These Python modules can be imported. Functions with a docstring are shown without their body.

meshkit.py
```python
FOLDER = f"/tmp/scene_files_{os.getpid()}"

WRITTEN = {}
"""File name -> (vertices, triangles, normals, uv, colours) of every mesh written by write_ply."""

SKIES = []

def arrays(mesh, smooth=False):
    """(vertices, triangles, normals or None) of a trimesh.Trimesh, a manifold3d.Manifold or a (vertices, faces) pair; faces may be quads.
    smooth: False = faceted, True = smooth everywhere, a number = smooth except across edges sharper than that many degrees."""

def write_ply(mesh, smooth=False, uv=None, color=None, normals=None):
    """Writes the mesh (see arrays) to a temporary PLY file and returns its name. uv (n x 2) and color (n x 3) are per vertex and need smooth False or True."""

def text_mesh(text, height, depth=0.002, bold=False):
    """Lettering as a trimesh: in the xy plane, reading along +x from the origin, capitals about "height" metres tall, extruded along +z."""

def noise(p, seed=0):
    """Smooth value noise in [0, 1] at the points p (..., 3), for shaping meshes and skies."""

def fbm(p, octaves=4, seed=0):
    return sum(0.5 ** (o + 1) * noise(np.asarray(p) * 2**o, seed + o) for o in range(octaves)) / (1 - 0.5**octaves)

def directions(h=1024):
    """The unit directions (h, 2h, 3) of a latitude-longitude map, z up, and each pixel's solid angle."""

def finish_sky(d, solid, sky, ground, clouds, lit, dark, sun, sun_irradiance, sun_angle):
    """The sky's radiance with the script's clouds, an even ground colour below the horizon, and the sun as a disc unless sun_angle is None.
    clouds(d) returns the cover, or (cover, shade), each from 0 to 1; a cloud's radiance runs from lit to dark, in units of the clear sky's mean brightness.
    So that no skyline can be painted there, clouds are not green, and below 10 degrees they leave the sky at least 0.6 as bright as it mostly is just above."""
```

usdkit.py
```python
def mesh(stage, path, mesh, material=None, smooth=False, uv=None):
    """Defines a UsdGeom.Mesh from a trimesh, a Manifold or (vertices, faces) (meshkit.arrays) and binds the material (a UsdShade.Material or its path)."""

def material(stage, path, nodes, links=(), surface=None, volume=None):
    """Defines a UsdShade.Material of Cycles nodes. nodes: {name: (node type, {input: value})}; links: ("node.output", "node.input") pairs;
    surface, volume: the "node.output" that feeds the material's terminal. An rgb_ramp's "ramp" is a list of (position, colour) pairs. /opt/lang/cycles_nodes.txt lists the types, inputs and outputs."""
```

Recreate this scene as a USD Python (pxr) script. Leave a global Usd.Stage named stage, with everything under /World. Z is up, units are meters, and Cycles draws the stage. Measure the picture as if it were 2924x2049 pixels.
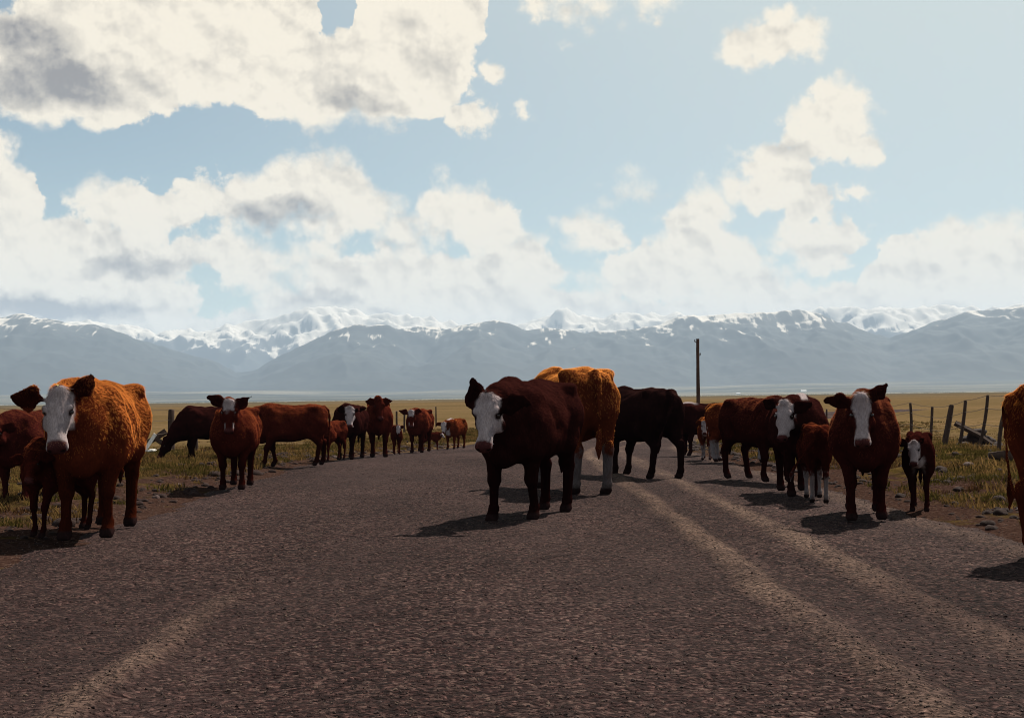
import math, random
import numpy as np
import trimesh
import usdkit, meshkit
from meshkit import noise, fbm
from pxr import Usd, UsdGeom, UsdLux, UsdShade, Gf, Sdf, Vt

stage = Usd.Stage.CreateInMemory()
UsdGeom.SetStageUpAxis(stage, UsdGeom.Tokens.z)
UsdGeom.SetStageMetersPerUnit(stage, 1.0)
UsdGeom.Xform.Define(stage, '/World')
UsdGeom.Scope.Define(stage, '/World/Looks')
L = '/World/Looks/'
PI = math.pi

# ------------------------------------------------------------------ camera
EYE = np.array([0.0, 0.0, 1.25])
PITCH, ROLL = math.radians(1.744), math.radians(0.78)
cam = UsdGeom.Camera.Define(stage, '/World/camera')
fw = np.array([0, math.cos(PITCH), math.sin(PITCH)])
r0 = np.array([1.0, 0, 0]); u0 = np.cross(r0, fw)
rt = r0 * math.cos(ROLL) - u0 * math.sin(ROLL)
up = u0 * math.cos(ROLL) + r0 * math.sin(ROLL)
cm = Gf.Matrix4d(*rt, 0, *up, 0, *(-fw), 0, *EYE, 1)
cam.AddTransformOp().Set(cm)
cam.CreateHorizontalApertureAttr(36.0)
cam.CreateVerticalApertureAttr(36.0 * 717 / 1024)
cam.CreateFocalLengthAttr(44.55)
cam.CreateClippingRangeAttr(Gf.Vec2f(0.05, 200000.0))
cam.CreateExposureAttr(EXPOSURE := 0.95)

# ------------------------------------------------------------------ sun and sky
SUN_AZ, SUN_EL = math.radians(38), math.radians(52)
sd = np.array([math.sin(SUN_AZ) * math.cos(SUN_EL), math.cos(SUN_AZ) * math.cos(SUN_EL), math.sin(SUN_EL)])
sun = UsdLux.DistantLight.Define(stage, '/World/sun')
sun.CreateIntensityAttr(1.25)
sun.CreateNormalizeAttr(True)
sun.CreateAngleAttr(0.53)
sun.CreateColorAttr(Gf.Vec3f(1.0, 0.93, 0.80))
sx = np.cross([0, 0, 1.0], sd); sx /= np.linalg.norm(sx); sy = np.cross(sd, sx)
sun.AddTransformOp().Set(Gf.Matrix4d(*sx, 0, *sy, 0, *sd, 0, 0, 0, 50, 1))

SKY_STRENGTH = 0.05
CLOUD = 1.0 / (SKY_STRENGTH * 2 ** EXPOSURE)      # cloud radiance in units of the dome material

def px_ang(x, y):
    """azimuth and elevation in degrees of a point of the cloud plan (plan units: 2841 per unit tangent)"""
    a = math.atan2(x - 1148, 2841)
    return math.degrees(a), math.degrees(math.atan2((891 - 0.0136 * (x - 1148) - y) * math.cos(a), 2841))

class Graph:
    def __init__(s): s.n, s.l, s.k = {}, [], 0
    def add(s, kind, inputs=None, **links):
        s.k += 1
        name = f'n{s.k}'
        s.n[name] = (kind, dict(inputs or {}))
        for sock, src in links.items():
            if isinstance(src, str): s.l.append((src, f'{name}.{sock}'))
            else: s.n[name][1][sock] = src
        return name
    def m(s, op, a, b=0.0, c=0.0, clamp=False):
        return s.add('math', {'math_type': op, 'use_clamp': clamp}, value1=a, value2=b, value3=c) + '.value'
    def vm(s, op, a, b=(0, 0, 0), c=(0, 0, 0), out='vector', scale=1.0):
        return s.add('vector_math', {'math_type': op, 'scale': scale}, vector1=a, vector2=b, vector3=c) + '.' + out
    def mr(s, v, a, b, c=0.0, d=1.0, kind='smoothstep'):
        return s.add('map_range', {'range_type': kind, 'clamp': True, 'from_min': a, 'from_max': b, 'to_min': c, 'to_max': d}, value=v) + '.result'
    def noise(s, vec, scale, detail=4, rough=0.55, dist=0.0, out='fac'):
        return s.add('noise_texture', {'scale': scale, 'detail': detail, 'roughness': rough, 'distortion': dist}, vector=vec) + '.' + out
    def mix(s, f, a, b, kind='mix'):
        return s.add('mix_color', {'blend_type': kind}, fac=f, a=a, b=b) + '.result'
    def ramp(s, fac, stops):
        return s.add('rgb_ramp', {'ramp': stops}, fac=fac) + '.color'
    def build(s, path, surface=None, volume=None):
        return usdkit.material(stage, path, s.n, s.l, surface=surface, volume=volume)

def sky_material():
    g = Graph()
    sky = g.add('sky_texture', {'sky_type': 'single_scattering', 'sun_disc': False, 'sun_elevation': SUN_EL, 'sun_rotation': SUN_AZ,
                                'altitude': 1200.0, 'air_density': 1.0, 'aerosol_density': 0.8, 'ozone_density': 1.4}) + '.color'
    d = g.add('texture_coordinate') + '.generated'
    sp = g.add('separate_xyz', vector=d)
    az0 = g.m('degrees', g.m('arctan2', f'{sp}.x', f'{sp}.y'))
    el0 = g.m('degrees', g.m('arcsine', f'{sp}.z'))
    ae0 = g.add('combine_xyz', x=az0, y=el0, z=0.0) + '.vector'
    # the edges of the clouds: the plan is bent by noise in the direction, so that they billow
    w1 = g.vm('subtract', g.noise(d, 22.0, 3, 0.5, out='color'), (.5, .5, .5))
    w2 = g.vm('subtract', g.noise(d, 75.0, 6, 0.62, out='color'), (.5, .5, .5))
    ae = g.vm('multiply_add', w1, (2.4, 1.7, 0), ae0)
    ae = g.vm('multiply_add', w2, (1.25, 1.0, 0), ae)
    se = g.add('separate_xyz', vector=ae)
    az, el = f'{se}.x', f'{se}.y'
    az01 = g.m('multiply_add', az, 1 / 60, 0.5)

    def profile(top, base):
        def tab(pts):
            a = np.array([px_ang(*p) for p in pts])
            return a
        t, b = tab(top), tab(base)
        xs = np.linspace(-30, 30, 256)
        tv, bv = np.interp(xs, t[:, 0], t[:, 1]), np.interp(xs, b[:, 0], b[:, 1])
        return g.ramp(az01, [(float((x + 30) / 60), (max(float(p), 0) / 40, max(float(q), 0) / 40, 0)) for x, p, q in zip(xs, tv, bv)])

    def layer(top, base):
        r = g.add('separate_color', color=profile(top, base))
        up_ = g.m('subtract', g.m('multiply', f'{r}.r', 40.0), el)
        dn = g.m('subtract', el, g.m('multiply', f'{r}.g', 40.0))
        return g.m('minimum', up_, dn)

    def ell(x, y, rx, ry, src=None):
        """about the distance in degrees from inside the rim of an ellipse of the plan"""
        a, e = px_ang(x, y)
        rx, ry = rx / 2841 * 57.3, ry / 2841 * 57.3
        q = g.vm('multiply_add', src or ae, (1 / rx, 1 / ry, 0), (-a / rx, -e / ry, 0))
        ln = g.vm('length', q, out='value')
        return g.m('multiply', g.m('subtract', 1.0, ln), min(rx, ry))

    A = layer([(-500, -400), (-60, 60), (30, 20), (90, -20), (140, -300), (690, -300), (720, 20), (745, 48), (790, 30), (830, -300), (1080, -300), (1110, 40), (1120, 300), (3000, 300)],
              [(-500, 250), (0, 262), (200, 268), (330, 282), (400, 254), (480, 226), (540, 232), (600, 292), (720, 288), (800, 272), (900, 262), (980, 268), (1040, 205), (1090, 110), (1112, -10), (1150, -400), (3000, -400)])
    B = layer([(-600, 180), (-100, 230), (0, 275), (35, 310), (60, 350), (74, 395), (84, 470), (150, 462), (220, 440), (280, 428), (340, 448), (400, 408), (480, 392), (560, 374), (620, 362), (680, 348), (724, 316), (790, 328), (820, 378), (850, 420), (920, 450), (955, 470), (978, 424), (1010, 408), (1080, 436), (1140, 482), (1200, 504), (1236, 530), (1256, 580), (1290, 610), (1340, 604), (1400, 582), (1450, 556), (1492, 500), (1510, 440), (1560, 412), (1620, 430), (1652, 490), (1690, 530), (1722, 572), (1760, 604), (1820, 650), (1900, 640), (1950, 600), (1990, 530), (2060, 505), (2120, 480), (2200, 490), (2296, 484), (2500, 470), (3000, 400)],
              [(-600, 800), (3000, 800)])
    F = g.m('maximum', A, B)
    for c in [(1875, 285, 96, 86), (1780, 365, 95, 45), (1830, 430, 70, 40), (1695, 432, 55, 32), (1765, 75, 92, 52), (1360, 8, 115, 40), (1270, 494, 66, 28), (1345, 534, 48, 24),
              (1850, 545, 120, 34), (1132, 148, 30, 16), (1455, 440, 60, 22), (1040, 240, 60, 26), (520, 690, 60, 24)]:
        F = g.m('maximum', F, ell(*c))
    for c in [(600, 525, 135, 14), (500, 692, 130, 55), (420, 640, 80, 40), (700, 640, 40, 16), (1265, 645, 50, 18), (1500, 668, 70, 12), (860, 560, 70, 8)]:
        F = g.m('minimum', F, g.m('multiply', ell(*c), -1.0))
    F = g.m('add', F, g.mr(el0, 1.5, 6.5, 1.5, 0.0))
    # outside the plan the sky goes on with clouds of the same kind
    og = g.noise(g.vm('multiply', d, (1, 1, 2.2)), 3.2, 6, 0.55)
    out = g.m('multiply', g.m('subtract', og, 0.60), 14.0)
    inside = g.m('multiply', g.mr(g.m('absolute', az0), 24.0, 30.0, 1.0, 0.0), g.mr(el0, 19.0, 24.0, 1.0, 0.0))
    inside = g.m('multiply', inside, g.m('greater_than', f'{sp}.y', 0.0))
    F = g.add('mix_float', fac=inside, a=out, b=F) + '.result'
    def puff(scale, off):
        v = g.add('voronoi_texture', {'feature': 'f1', 'scale': scale, 'randomness': 1.0}, vector=g.vm('add', g.vm('multiply_add', w2, (.012, .012, .012), d), off))
        return g.m('subtract', 0.5, f'{v}.distance')
    pa, pb = puff(24.0, (0, 0, 0)), puff(62.0, (0, 0, 0))
    F = g.m('add', F, g.m('add', g.m('multiply', pa, 1.5), g.m('multiply', pb, 0.8)))
    F = g.m('add', F, 0.10)
    fine = g.noise(d, 130.0, 8, 0.68)
    F = g.m('add', F, g.m('multiply', g.m('subtract', fine, 0.5), 1.15))
    wisp = g.mr(g.noise(d, 9.0, 3, 0.5), 0.42, 0.66, 0.26, 0.85)
    cover = g.m('smoothstep' if False else 'multiply', 1.0, g.mr(g.m('divide', g.m('add', F, 0.10), wisp), -0.5, 1.0))
    # grey bases and hollows
    shade = 0.0
    for x, y, rx, ry, k in [(110, 185, 270, 75, .78), (70, 110, 120, 95, .62), (320, 180, 110, 40, .40), (810, 220, 160, 38, .55), (630, 478, 170, 42, .80), (320, 596, 170, 30, .65), (90, 690, 290, 42, .95), (250, 690, 150, 22, .55), (700, 655, 90, 20, .35), (1850, 560, 130, 20, .2), (1200, 560, 60, 26, .25), (1560, 520, 60, 40, .2),
                            (1120, 600, 60, 24, .35), (880, 558, 60, 22, .42), (780, 668, 70, 18, .5), (870, 698, 60, 14, .45), (450, 508, 60, 16, .35), (1290, 690, 120, 16, .22), (1830, 650, 160, 20, .15)]:
        v = g.mr(ell(x, y, rx, ry), 0.0, min(rx, ry) / 2841 * 57.3 * 0.75, 0.0, k)
        shade = v if shade == 0.0 else g.m('maximum', shade, v)
    n0 = g.noise(d, 34.0, 6, 0.6)
    n1 = g.noise(g.vm('add', d, (0.006, 0, 0.010)), 34.0, 6, 0.6)
    n2 = g.noise(d, 90.0, 5, 0.6)
    n3 = g.noise(g.vm('add', d, (0.0025, 0, 0.004)), 90.0, 5, 0.6)
    pa1, pb1 = puff(24.0, (-0.006, 0, -0.010)), puff(62.0, (-0.0025, 0, -0.004))
    bil = g.m('add', g.m('multiply', g.m('subtract', pa1, pa), 0.6), g.m('multiply', g.m('subtract', pb1, pb), 0.45))
    relief = g.m('add', g.m('add', g.m('multiply', g.m('subtract', n1, n0), 0.9), g.m('multiply', g.m('subtract', n3, n2), 0.6)), bil)
    mott = g.mr(g.noise(d, 15.0, 5, 0.6), 0.42, 0.72, 0.0, 0.22)
    rimlit = g.mr(F, 0.1, 0.9, 0.0, 1.0)
    mott = g.m('multiply', mott, rimlit)
    shade = g.m('add', g.m('add', shade, mott), relief, clamp=True)
    lit, dark = np.array([1.0, 0.895, 0.72]) * CLOUD * 1.0, np.array([0.27, 0.245, 0.235]) * CLOUD
    cc = g.ramp(shade, [(0, tuple(lit / 40)), (1, tuple(dark / 40))])
    cc = g.vm('scale', cc, scale=40.0)
    sunny = g.vm('dot_product', d, tuple(sd), out='value')
    skyc = g.vm('multiply', sky, (1.04, 0.99, 0.80))                       # the film's pale cyan sky
    skyc = g.mix(g.mr(sunny, 0.45, 0.85, 0.0, 0.85), skyc, tuple(np.array([0.70, 0.76, 0.72]) * CLOUD))   # aureole towards the sun
    col = g.mix(cover, skyc, cc)
    b = g.add('background_shader', {'strength': SKY_STRENGTH}, color=col)
    return g.build(L + 'sky', surface=f'{b}.background')

dome = UsdLux.DomeLight.Define(stage, '/World/sky')
dome.CreateIntensityAttr(1.0)
UsdShade.MaterialBindingAPI.Apply(dome.GetPrim()).Bind(sky_material())
dome.GetPrim().SetCustomDataByKey('kind', 'structure')

# ------------------------------------------------------------------ helpers
taken = {}
def free(parent, name):
    k = taken.get((parent, name), 0)
    taken[(parent, name)] = k + 1
    return f'{parent}/{name}' if k == 0 else f'{parent}/{name}_{k:03d}'

def tag(prim, label=None, category=None, group=None, kind=None):
    prim = prim.GetPrim() if hasattr(prim, 'GetPrim') else prim
    for k, v in (('label', label), ('category', category), ('group', group), ('kind', kind)):
        if v: prim.SetCustomDataByKey(k, v)
    return prim

def put(name, mesh, mat, parent='/World', smooth=False, coat=None):
    path = free(parent, name)
    m = usdkit.mesh(stage, path, mesh, mat, smooth=smooth)
    if coat is not None:
        UsdGeom.PrimvarsAPI(m).CreatePrimvar('coat', Sdf.ValueTypeNames.Color3fArray, 'vertex').Set(Vt.Vec3fArray.FromNumpy(np.asarray(coat, np.float32)))
    return m

def thing(name, label, category, loc=(0, 0, 0), rotz=0.0, scale=1.0, group=None):
    path = free('/World', name)
    x = UsdGeom.Xform.Define(stage, path)
    x.AddTranslateOp().Set(Gf.Vec3d(*map(float, loc)))
    x.AddRotateZOp().Set(float(rotz))
    if scale != 1.0: x.AddScaleOp().Set(Gf.Vec3f(scale, scale, scale))
    tag(x, label, category, group)
    return path

def smst(a, b, x):
    t = np.clip((np.asarray(x, float) - a) / (b - a), 0, 1)
    return t * t * (3 - 2 * t)

def principled(g, color, rough=0.85, normal=None, **kw):
    n = g.add('principled_bsdf', {'roughness': rough, 'specular_ior_level': 0.15, **{k: v for k, v in kw.items() if not isinstance(v, str)}}, base_color=color, **{k: v for k, v in kw.items() if isinstance(v, str)})
    if normal: g.l.append((normal, f'{n}.normal'))
    return f'{n}.BSDF'

def bump(g, h, strength=0.5, dist=0.02):
    return g.add('bump', {'strength': strength, 'distance': dist}, height=h) + '.normal'

def plain_mat(name, color, rough=0.85, var=0.25, scale=20.0, bumps=0.004):
    g = Graph()
    p = g.add('texture_coordinate') + '.object'
    n = g.noise(p, scale, 5, 0.6)
    c = np.array(color)
    col = g.ramp(n, [(0.25, tuple(c * (1 - var))), (0.75, tuple(c * (1 + var)))])
    return g.build(L + name, surface=principled(g, col, rough, bump(g, n, 0.6, bumps)))
# ------------------------------------------------------------------ the ground
def dip(y):
    return -0.5 * smst(22, 50, y) * (1 - 0.0 * y)

def road_centre(y):
    y = np.asarray(y, float)
    k = np.maximum(y - 24, 0)
    return 0.0 + np.where(k < 60, k * k * 0.0042, 60 * 60 * 0.0042 + (k - 60) * 0.504)

def road_half(x_side, y):
    return np.where(x_side < 0, 4.55, 4.45) * np.ones_like(np.asarray(y, float))

def ground_z(x, y):
    """height of the natural ground, without the road"""
    x, y = np.asarray(x, float), np.asarray(y, float)
    r = np.hypot(x, y)
    off = np.abs(x - road_centre(y)) - 4.5
    verge = smst(0.0, 1.6, off) * (1 - smst(70, 200, r))
    p = np.stack([x, y, 0 * x], -1)
    lump = (fbm(p * 0.55, 3, 3) - 0.5) * 0.22 + (fbm(p * 2.2, 3, 9) - 0.5) * 0.13 + (noise(p * 6.5, 21) - 0.5) * 0.05
    roll_ = (fbm(p * 0.012, 3, 5) - 0.5) * 2.2 * smst(90, 500, r)
    left_bank = 0.0
    return dip(y) + verge * (lump + 0.03) + roll_ - 0.07 * (1 - smst(-0.5, 0.5, off)) + left_bank

def ground_mesh():
    az = np.radians(np.concatenate([np.linspace(-180, -32, 60)[:-1], np.linspace(-32, 32, 420), np.linspace(32, 180, 60)[1:]]))
    az = az[:-1]
    rs = [0.4]
    while rs[-1] < 3200: rs.append(rs[-1] * (1.0085 if 5 < rs[-1] < 60 else 1.03) + 0.002)
    rs = np.array(rs)
    A, R = np.meshgrid(az, rs)
    x, y = R * np.sin(A), R * np.cos(A)
    z = ground_z(x, y)
    far = smst(1600, 3200, R)
    z = z - far * far * 3.0
    v = np.stack([x, y, z], -1).reshape(-1, 3)
    n, m = len(rs), len(az)
    i, j = np.meshgrid(np.arange(n - 1), np.arange(m), indexing='ij')
    j2 = (j + 1) % m
    q = np.stack([i * m + j, i * m + j2, (i + 1) * m + j2, (i + 1) * m + j], -1).reshape(-1, 4)[:, ::-1]
    v = np.vstack([v, [[0, 0, v[:m, 2].mean()]]])
    f = np.vstack([q[:, [0, 1, 2]], q[:, [0, 2, 3]], np.stack([np.full(m, len(v) - 1), (np.arange(m) + 1) % m, np.arange(m)], 1)])
    f[-m:] = f[-m:, ::-1] if False else f[-m:]
    return v, f

def ground_material():
    g = Graph()
    pos = g.add('geometry') + '.position'
    n1 = g.noise(pos, 0.9, 6, 0.62)
    n2 = g.noise(pos, 5.5, 5, 0.65)
    n3 = g.noise(g.vm('multiply', pos, (0.006, 0.02, 0)), 1.0, 4, 0.6)
    n4 = g.noise(pos, 24.0, 3, 0.6)
    grass = g.ramp(n2, [(0.28, (0.009, 0.005, 0.0025)), (0.45, (0.028, 0.019, 0.006)), (0.6, (0.060, 0.038, 0.012)), (0.8, (0.105, 0.066, 0.027))])
    dirt = g.ramp(n4, [(0.25, (0.010, 0.004, 0.0035)), (0.55, (0.032, 0.0175, 0.0135)), (0.8, (0.082, 0.050, 0.039))])
    sp = g.add('separate_xyz', vector=pos)
    bx = g.m('maximum', g.m('subtract', f'{sp}.y', 24.0), 0.0)
    off = g.m('subtract', g.m('absolute', g.m('subtract', f'{sp}.x', g.m('multiply', g.m('multiply', bx, bx), 0.0042))), 4.3)
    bare = g.mr(off, 0.0, 3.2, 0.17, -0.05)
    near = g.mix(g.mr(g.m('add', n1, bare), 0.47, 0.60), grass, dirt)
    plain = g.ramp(n3, [(0.25, (0.055, 0.035, 0.014)), (0.5, (0.098, 0.064, 0.033)), (0.75, (0.138, 0.085, 0.044))])
    n5 = g.noise(g.vm('multiply', pos, (0.15, 0.5, 0)), 1.0, 5, 0.65)
    n6 = g.noise(g.vm('multiply', pos, (0.7, 1.6, 0)), 1.0, 4, 0.7)
    n5 = g.m('add', g.m('multiply', n5, 0.6), g.m('multiply', n6, 0.4))
    plain = g.mix(g.mr(n5, 0.40, 0.62, 0.0, 0.85), plain, (0.066, 0.045, 0.017))
    r = g.vm('length', pos, out='value')
    col = g.mix(g.mr(r, 24.0, 60.0), near, plain)
    far = g.mix(g.mr(g.noise(g.vm('multiply', pos, (0.0015, 0.006, 0)), 1.0, 4, 0.6), 0.4, 0.6), (0.048, 0.041, 0.027), (0.085, 0.063, 0.038))
    col = g.mix(g.mr(r, 350.0, 1300.0), col, far)
    h = g.m('add', g.m('multiply', n2, 0.6), g.m('multiply', n4, 0.4))
    return g.build(L + 'pasture', surface=principled(g, col, 0.95, bump(g, h, 0.8, 0.08), specular_ior_level=0.0))

gm = put('ground', ground_mesh(), ground_material(), smooth=True)
tag(gm, 'rough tan and olive pasture spreading flat to the foot of the mountains', 'ground', kind='structure')

# ------------------------------------------------------------------ the gravel road
RIDGES = [(1.62, 0.125, 0.035, 1.0), (2.42, 0.15, 0.030, 0.75), (4.0, 0.18, 0.03, 0.5), (-1.86, 0.11, 0.03, 0.9)]
def road_z(s, y):
    p = np.stack([s * 1.0, y, 0 * s], -1)
    z = 0.05 * (1 - (np.abs(s) / 4.6) ** 2) - 0.05
    for c, w, h, k in RIDGES:
        wob = (noise(np.stack([y * 0.35, 0 * y + c * 7, 0 * y], -1), 4) - 0.5) * 0.18
        if c < 0: h = h * smst(9.5, 6.5, y)
        amp = 0.6 + 0.8 * noise(np.stack([y * 0.5, 0 * y + c * 3, 0 * y], -1), 6)
        z = z + h * amp * np.exp(-((s - c - wob) / w) ** 2)
    z = z + (fbm(p * 2.0, 3, 31) - 0.5) * 0.018 + (noise(p * 9.0, 33) - 0.5) * 0.014 + (noise(p * 21.0, 37) - 0.5) * 0.010
    edge = np.abs(s) + (fbm(p * 0.6, 3, 41) - 0.5) * 1.3 + (fbm(p * 3.0, 2, 43) - 0.5) * 0.5
    return z - 0.16 * smst(4.0, 5.3, edge)

def road_mesh():
    s = np.linspace(-5.6, 5.6, 200)
    y = [-14.0]
    while y[-1] < 130: y.append(y[-1] + (0.4 if y[-1] < 3.5 else max(0.045, (y[-1] - 3) * 0.008)))
    y = np.array(y)
    S, Y = np.meshgrid(s, y)
    x = S + road_centre(Y)
    z = dip(Y) + road_z(S, Y)
    m, n = len(s), len(y)
    i, j = np.meshgrid(np.arange(n - 1), np.arange(m - 1), indexing='ij')
    q = np.stack([i * m + j, i * m + j + 1, (i + 1) * m + j + 1, (i + 1) * m + j], -1).reshape(-1, 4)
    return np.stack([x, Y, z], -1).reshape(-1, 3), q

def road_material():
    g = Graph()
    pos = g.add('geometry') + '.position'
    sp = g.add('separate_xyz', vector=pos)
    wx = g.m('multiply_add', g.noise(g.vm('multiply', pos, (0.2, 0.35, 0)), 1.0, 3, 0.5), 0.36, -0.18)
    bx = g.m('maximum', g.m('subtract', f'{sp}.y', 24.0), 0.0)
    x = g.m('subtract', g.m('add', f'{sp}.x', wx), g.m('multiply', g.m('multiply', bx, bx), 0.0042))
    r1 = g.noise(pos, 29.0, 3, 0.62)
    r2 = g.noise(pos, 48.0, 3, 0.65)
    r3 = g.noise(pos, 1.1, 4, 0.55)
    stone = g.add('voronoi_texture', {'scale': 32.0, 'randomness': 1.0}, vector=pos)
    cell = g.add('separate_color', color=f'{stone}.color')
    base = g.ramp(r1, [(0.38, (0.0040, 0.0010, 0.0013)), (0.5, (0.018, 0.0076, 0.0074)), (0.64, (0.074, 0.042, 0.037))])
    base = g.mix(1.0, base, g.ramp(f'{cell}.g', [(0, (.30, .24, .25)), (.45, (.75, .70, .70)), (.8, (1.25, 1.22, 1.2)), (1, (1.9, 1.9, 1.85))]), 'multiply')
    base = g.mix(g.mr(f'{cell}.r', 0.72, 0.97, 0.0, 0.7), base, (0.105, 0.066, 0.056))
    base = g.mix(g.mr(r2, 0.38, 0.62, 0.65, 0.0), base, (0.007, 0.0022, 0.0024))
    pale = 0.0
    for c, w, h, k in RIDGES:
        d = g.m('absolute', g.m('subtract', x, c))
        v = g.mr(d, w * 0.3, w * 1.5, k, 0.0)
        if c < 0: v = g.m('multiply', v, g.mr(f'{sp}.y', 6.3, 9.0, 1.0, 0.0))
        else: v = g.m('multiply', v, g.mr(f'{sp}.y', 5.0, 8.5, 0.5, 1.0))
        pale = v if pale == 0.0 else g.m('maximum', pale, v)
    pale = g.m('multiply', pale, g.mr(r3, 0.3, 0.6, 0.45, 1.0))
    pale = g.m('multiply', pale, g.mr(g.m('add', g.m('multiply', r1, 0.6), g.m('multiply', g.noise(pos, 7.0, 4, 0.7), 0.4)), 0.38, 0.56, 0.25, 1.0))
    tan = g.ramp(r1, [(0.3, (0.070, 0.042, 0.032)), (0.6, (0.150, 0.098, 0.073)), (0.8, (0.22, 0.15, 0.115))])
    col = g.mix(g.m('multiply', pale, 0.82), base, tan)
    wide = g.mr(g.noise(g.vm('multiply', pos, (0.5, 0.12, 0)), 1.0, 3, 0.5), 0.35, 0.7)
    big = g.noise(g.vm('multiply', pos, (0.45, 0.22, 0)), 1.0, 5, 0.6)
    col = g.mix(1.0, col, g.ramp(big, [(0.32, (0.55, 0.47, 0.48)), (0.5, (0.95, 0.93, 0.93)), (0.68, (1.35, 1.38, 1.38))]), 'multiply')
    col = g.mix(g.m('multiply', wide, 0.3), col, (0.047, 0.029, 0.027))
    h = g.m('add', g.m('multiply', r1, 0.5), g.m('add', g.m('multiply', r2, 0.4), g.m('multiply', f'{stone}.distance', -0.5)))
    return g.build(L + 'gravel_road', surface=principled(g, col, 1.0, bump(g, h, 1.0, 0.045), specular_ior_level=0.07))

rd = put('road', road_mesh(), road_material(), smooth=True)
tag(rd, 'dark gravel road with pale wheel-track ridges of loose gravel', 'road', kind='structure')
# ------------------------------------------------------------------ valley floor and mountains
FRONT = [(-900, 730), (-400, 716), (0, 724), (60, 722), (100, 726), (180, 742), (240, 752), (300, 775), (360, 790), (420, 805), (480, 828), (530, 848), (580, 840), (620, 822), (680, 792), (740, 765), (800, 744), (850, 738), (900, 746), (950, 750), (1000, 740), (1060, 733), (1110, 731), (1150, 746), (1180, 754), (1230, 750), (1300, 757), (1360, 762), (1420, 757), (1480, 747), (1520, 724), (1560, 717), (1600, 724), (1650, 720), (1720, 716), (1790, 713), (1850, 724), (1900, 737), (1950, 754), (1995, 770), (2040, 754), (2080, 740), (2130, 724), (2180, 714), (2240, 710), (2296, 704), (2700, 716), (3300, 706)]
BACK = [(-900, 735), (-300, 740), (0, 738), (300, 745), (350, 754), (400, 760), (440, 752), (500, 746), (560, 740), (600, 737), (640, 724), (690, 709), (740, 704), (800, 710), (850, 722), (900, 727), (960, 728), (1020, 734), (1100, 738), (1200, 732), (1260, 718), (1310, 716), (1360, 724), (1420, 720), (1480, 720), (1560, 724), (1800, 720), (1850, 712), (1900, 708), (1950, 706), (2050, 710), (2100, 708), (2296, 705), (2700, 702), (3300, 715)]

def crest(pts, az):
    a = np.array([px_ang(*p) for p in pts])
    return np.tan(np.radians(np.interp(az, a[:, 0], a[:, 1])))

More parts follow.
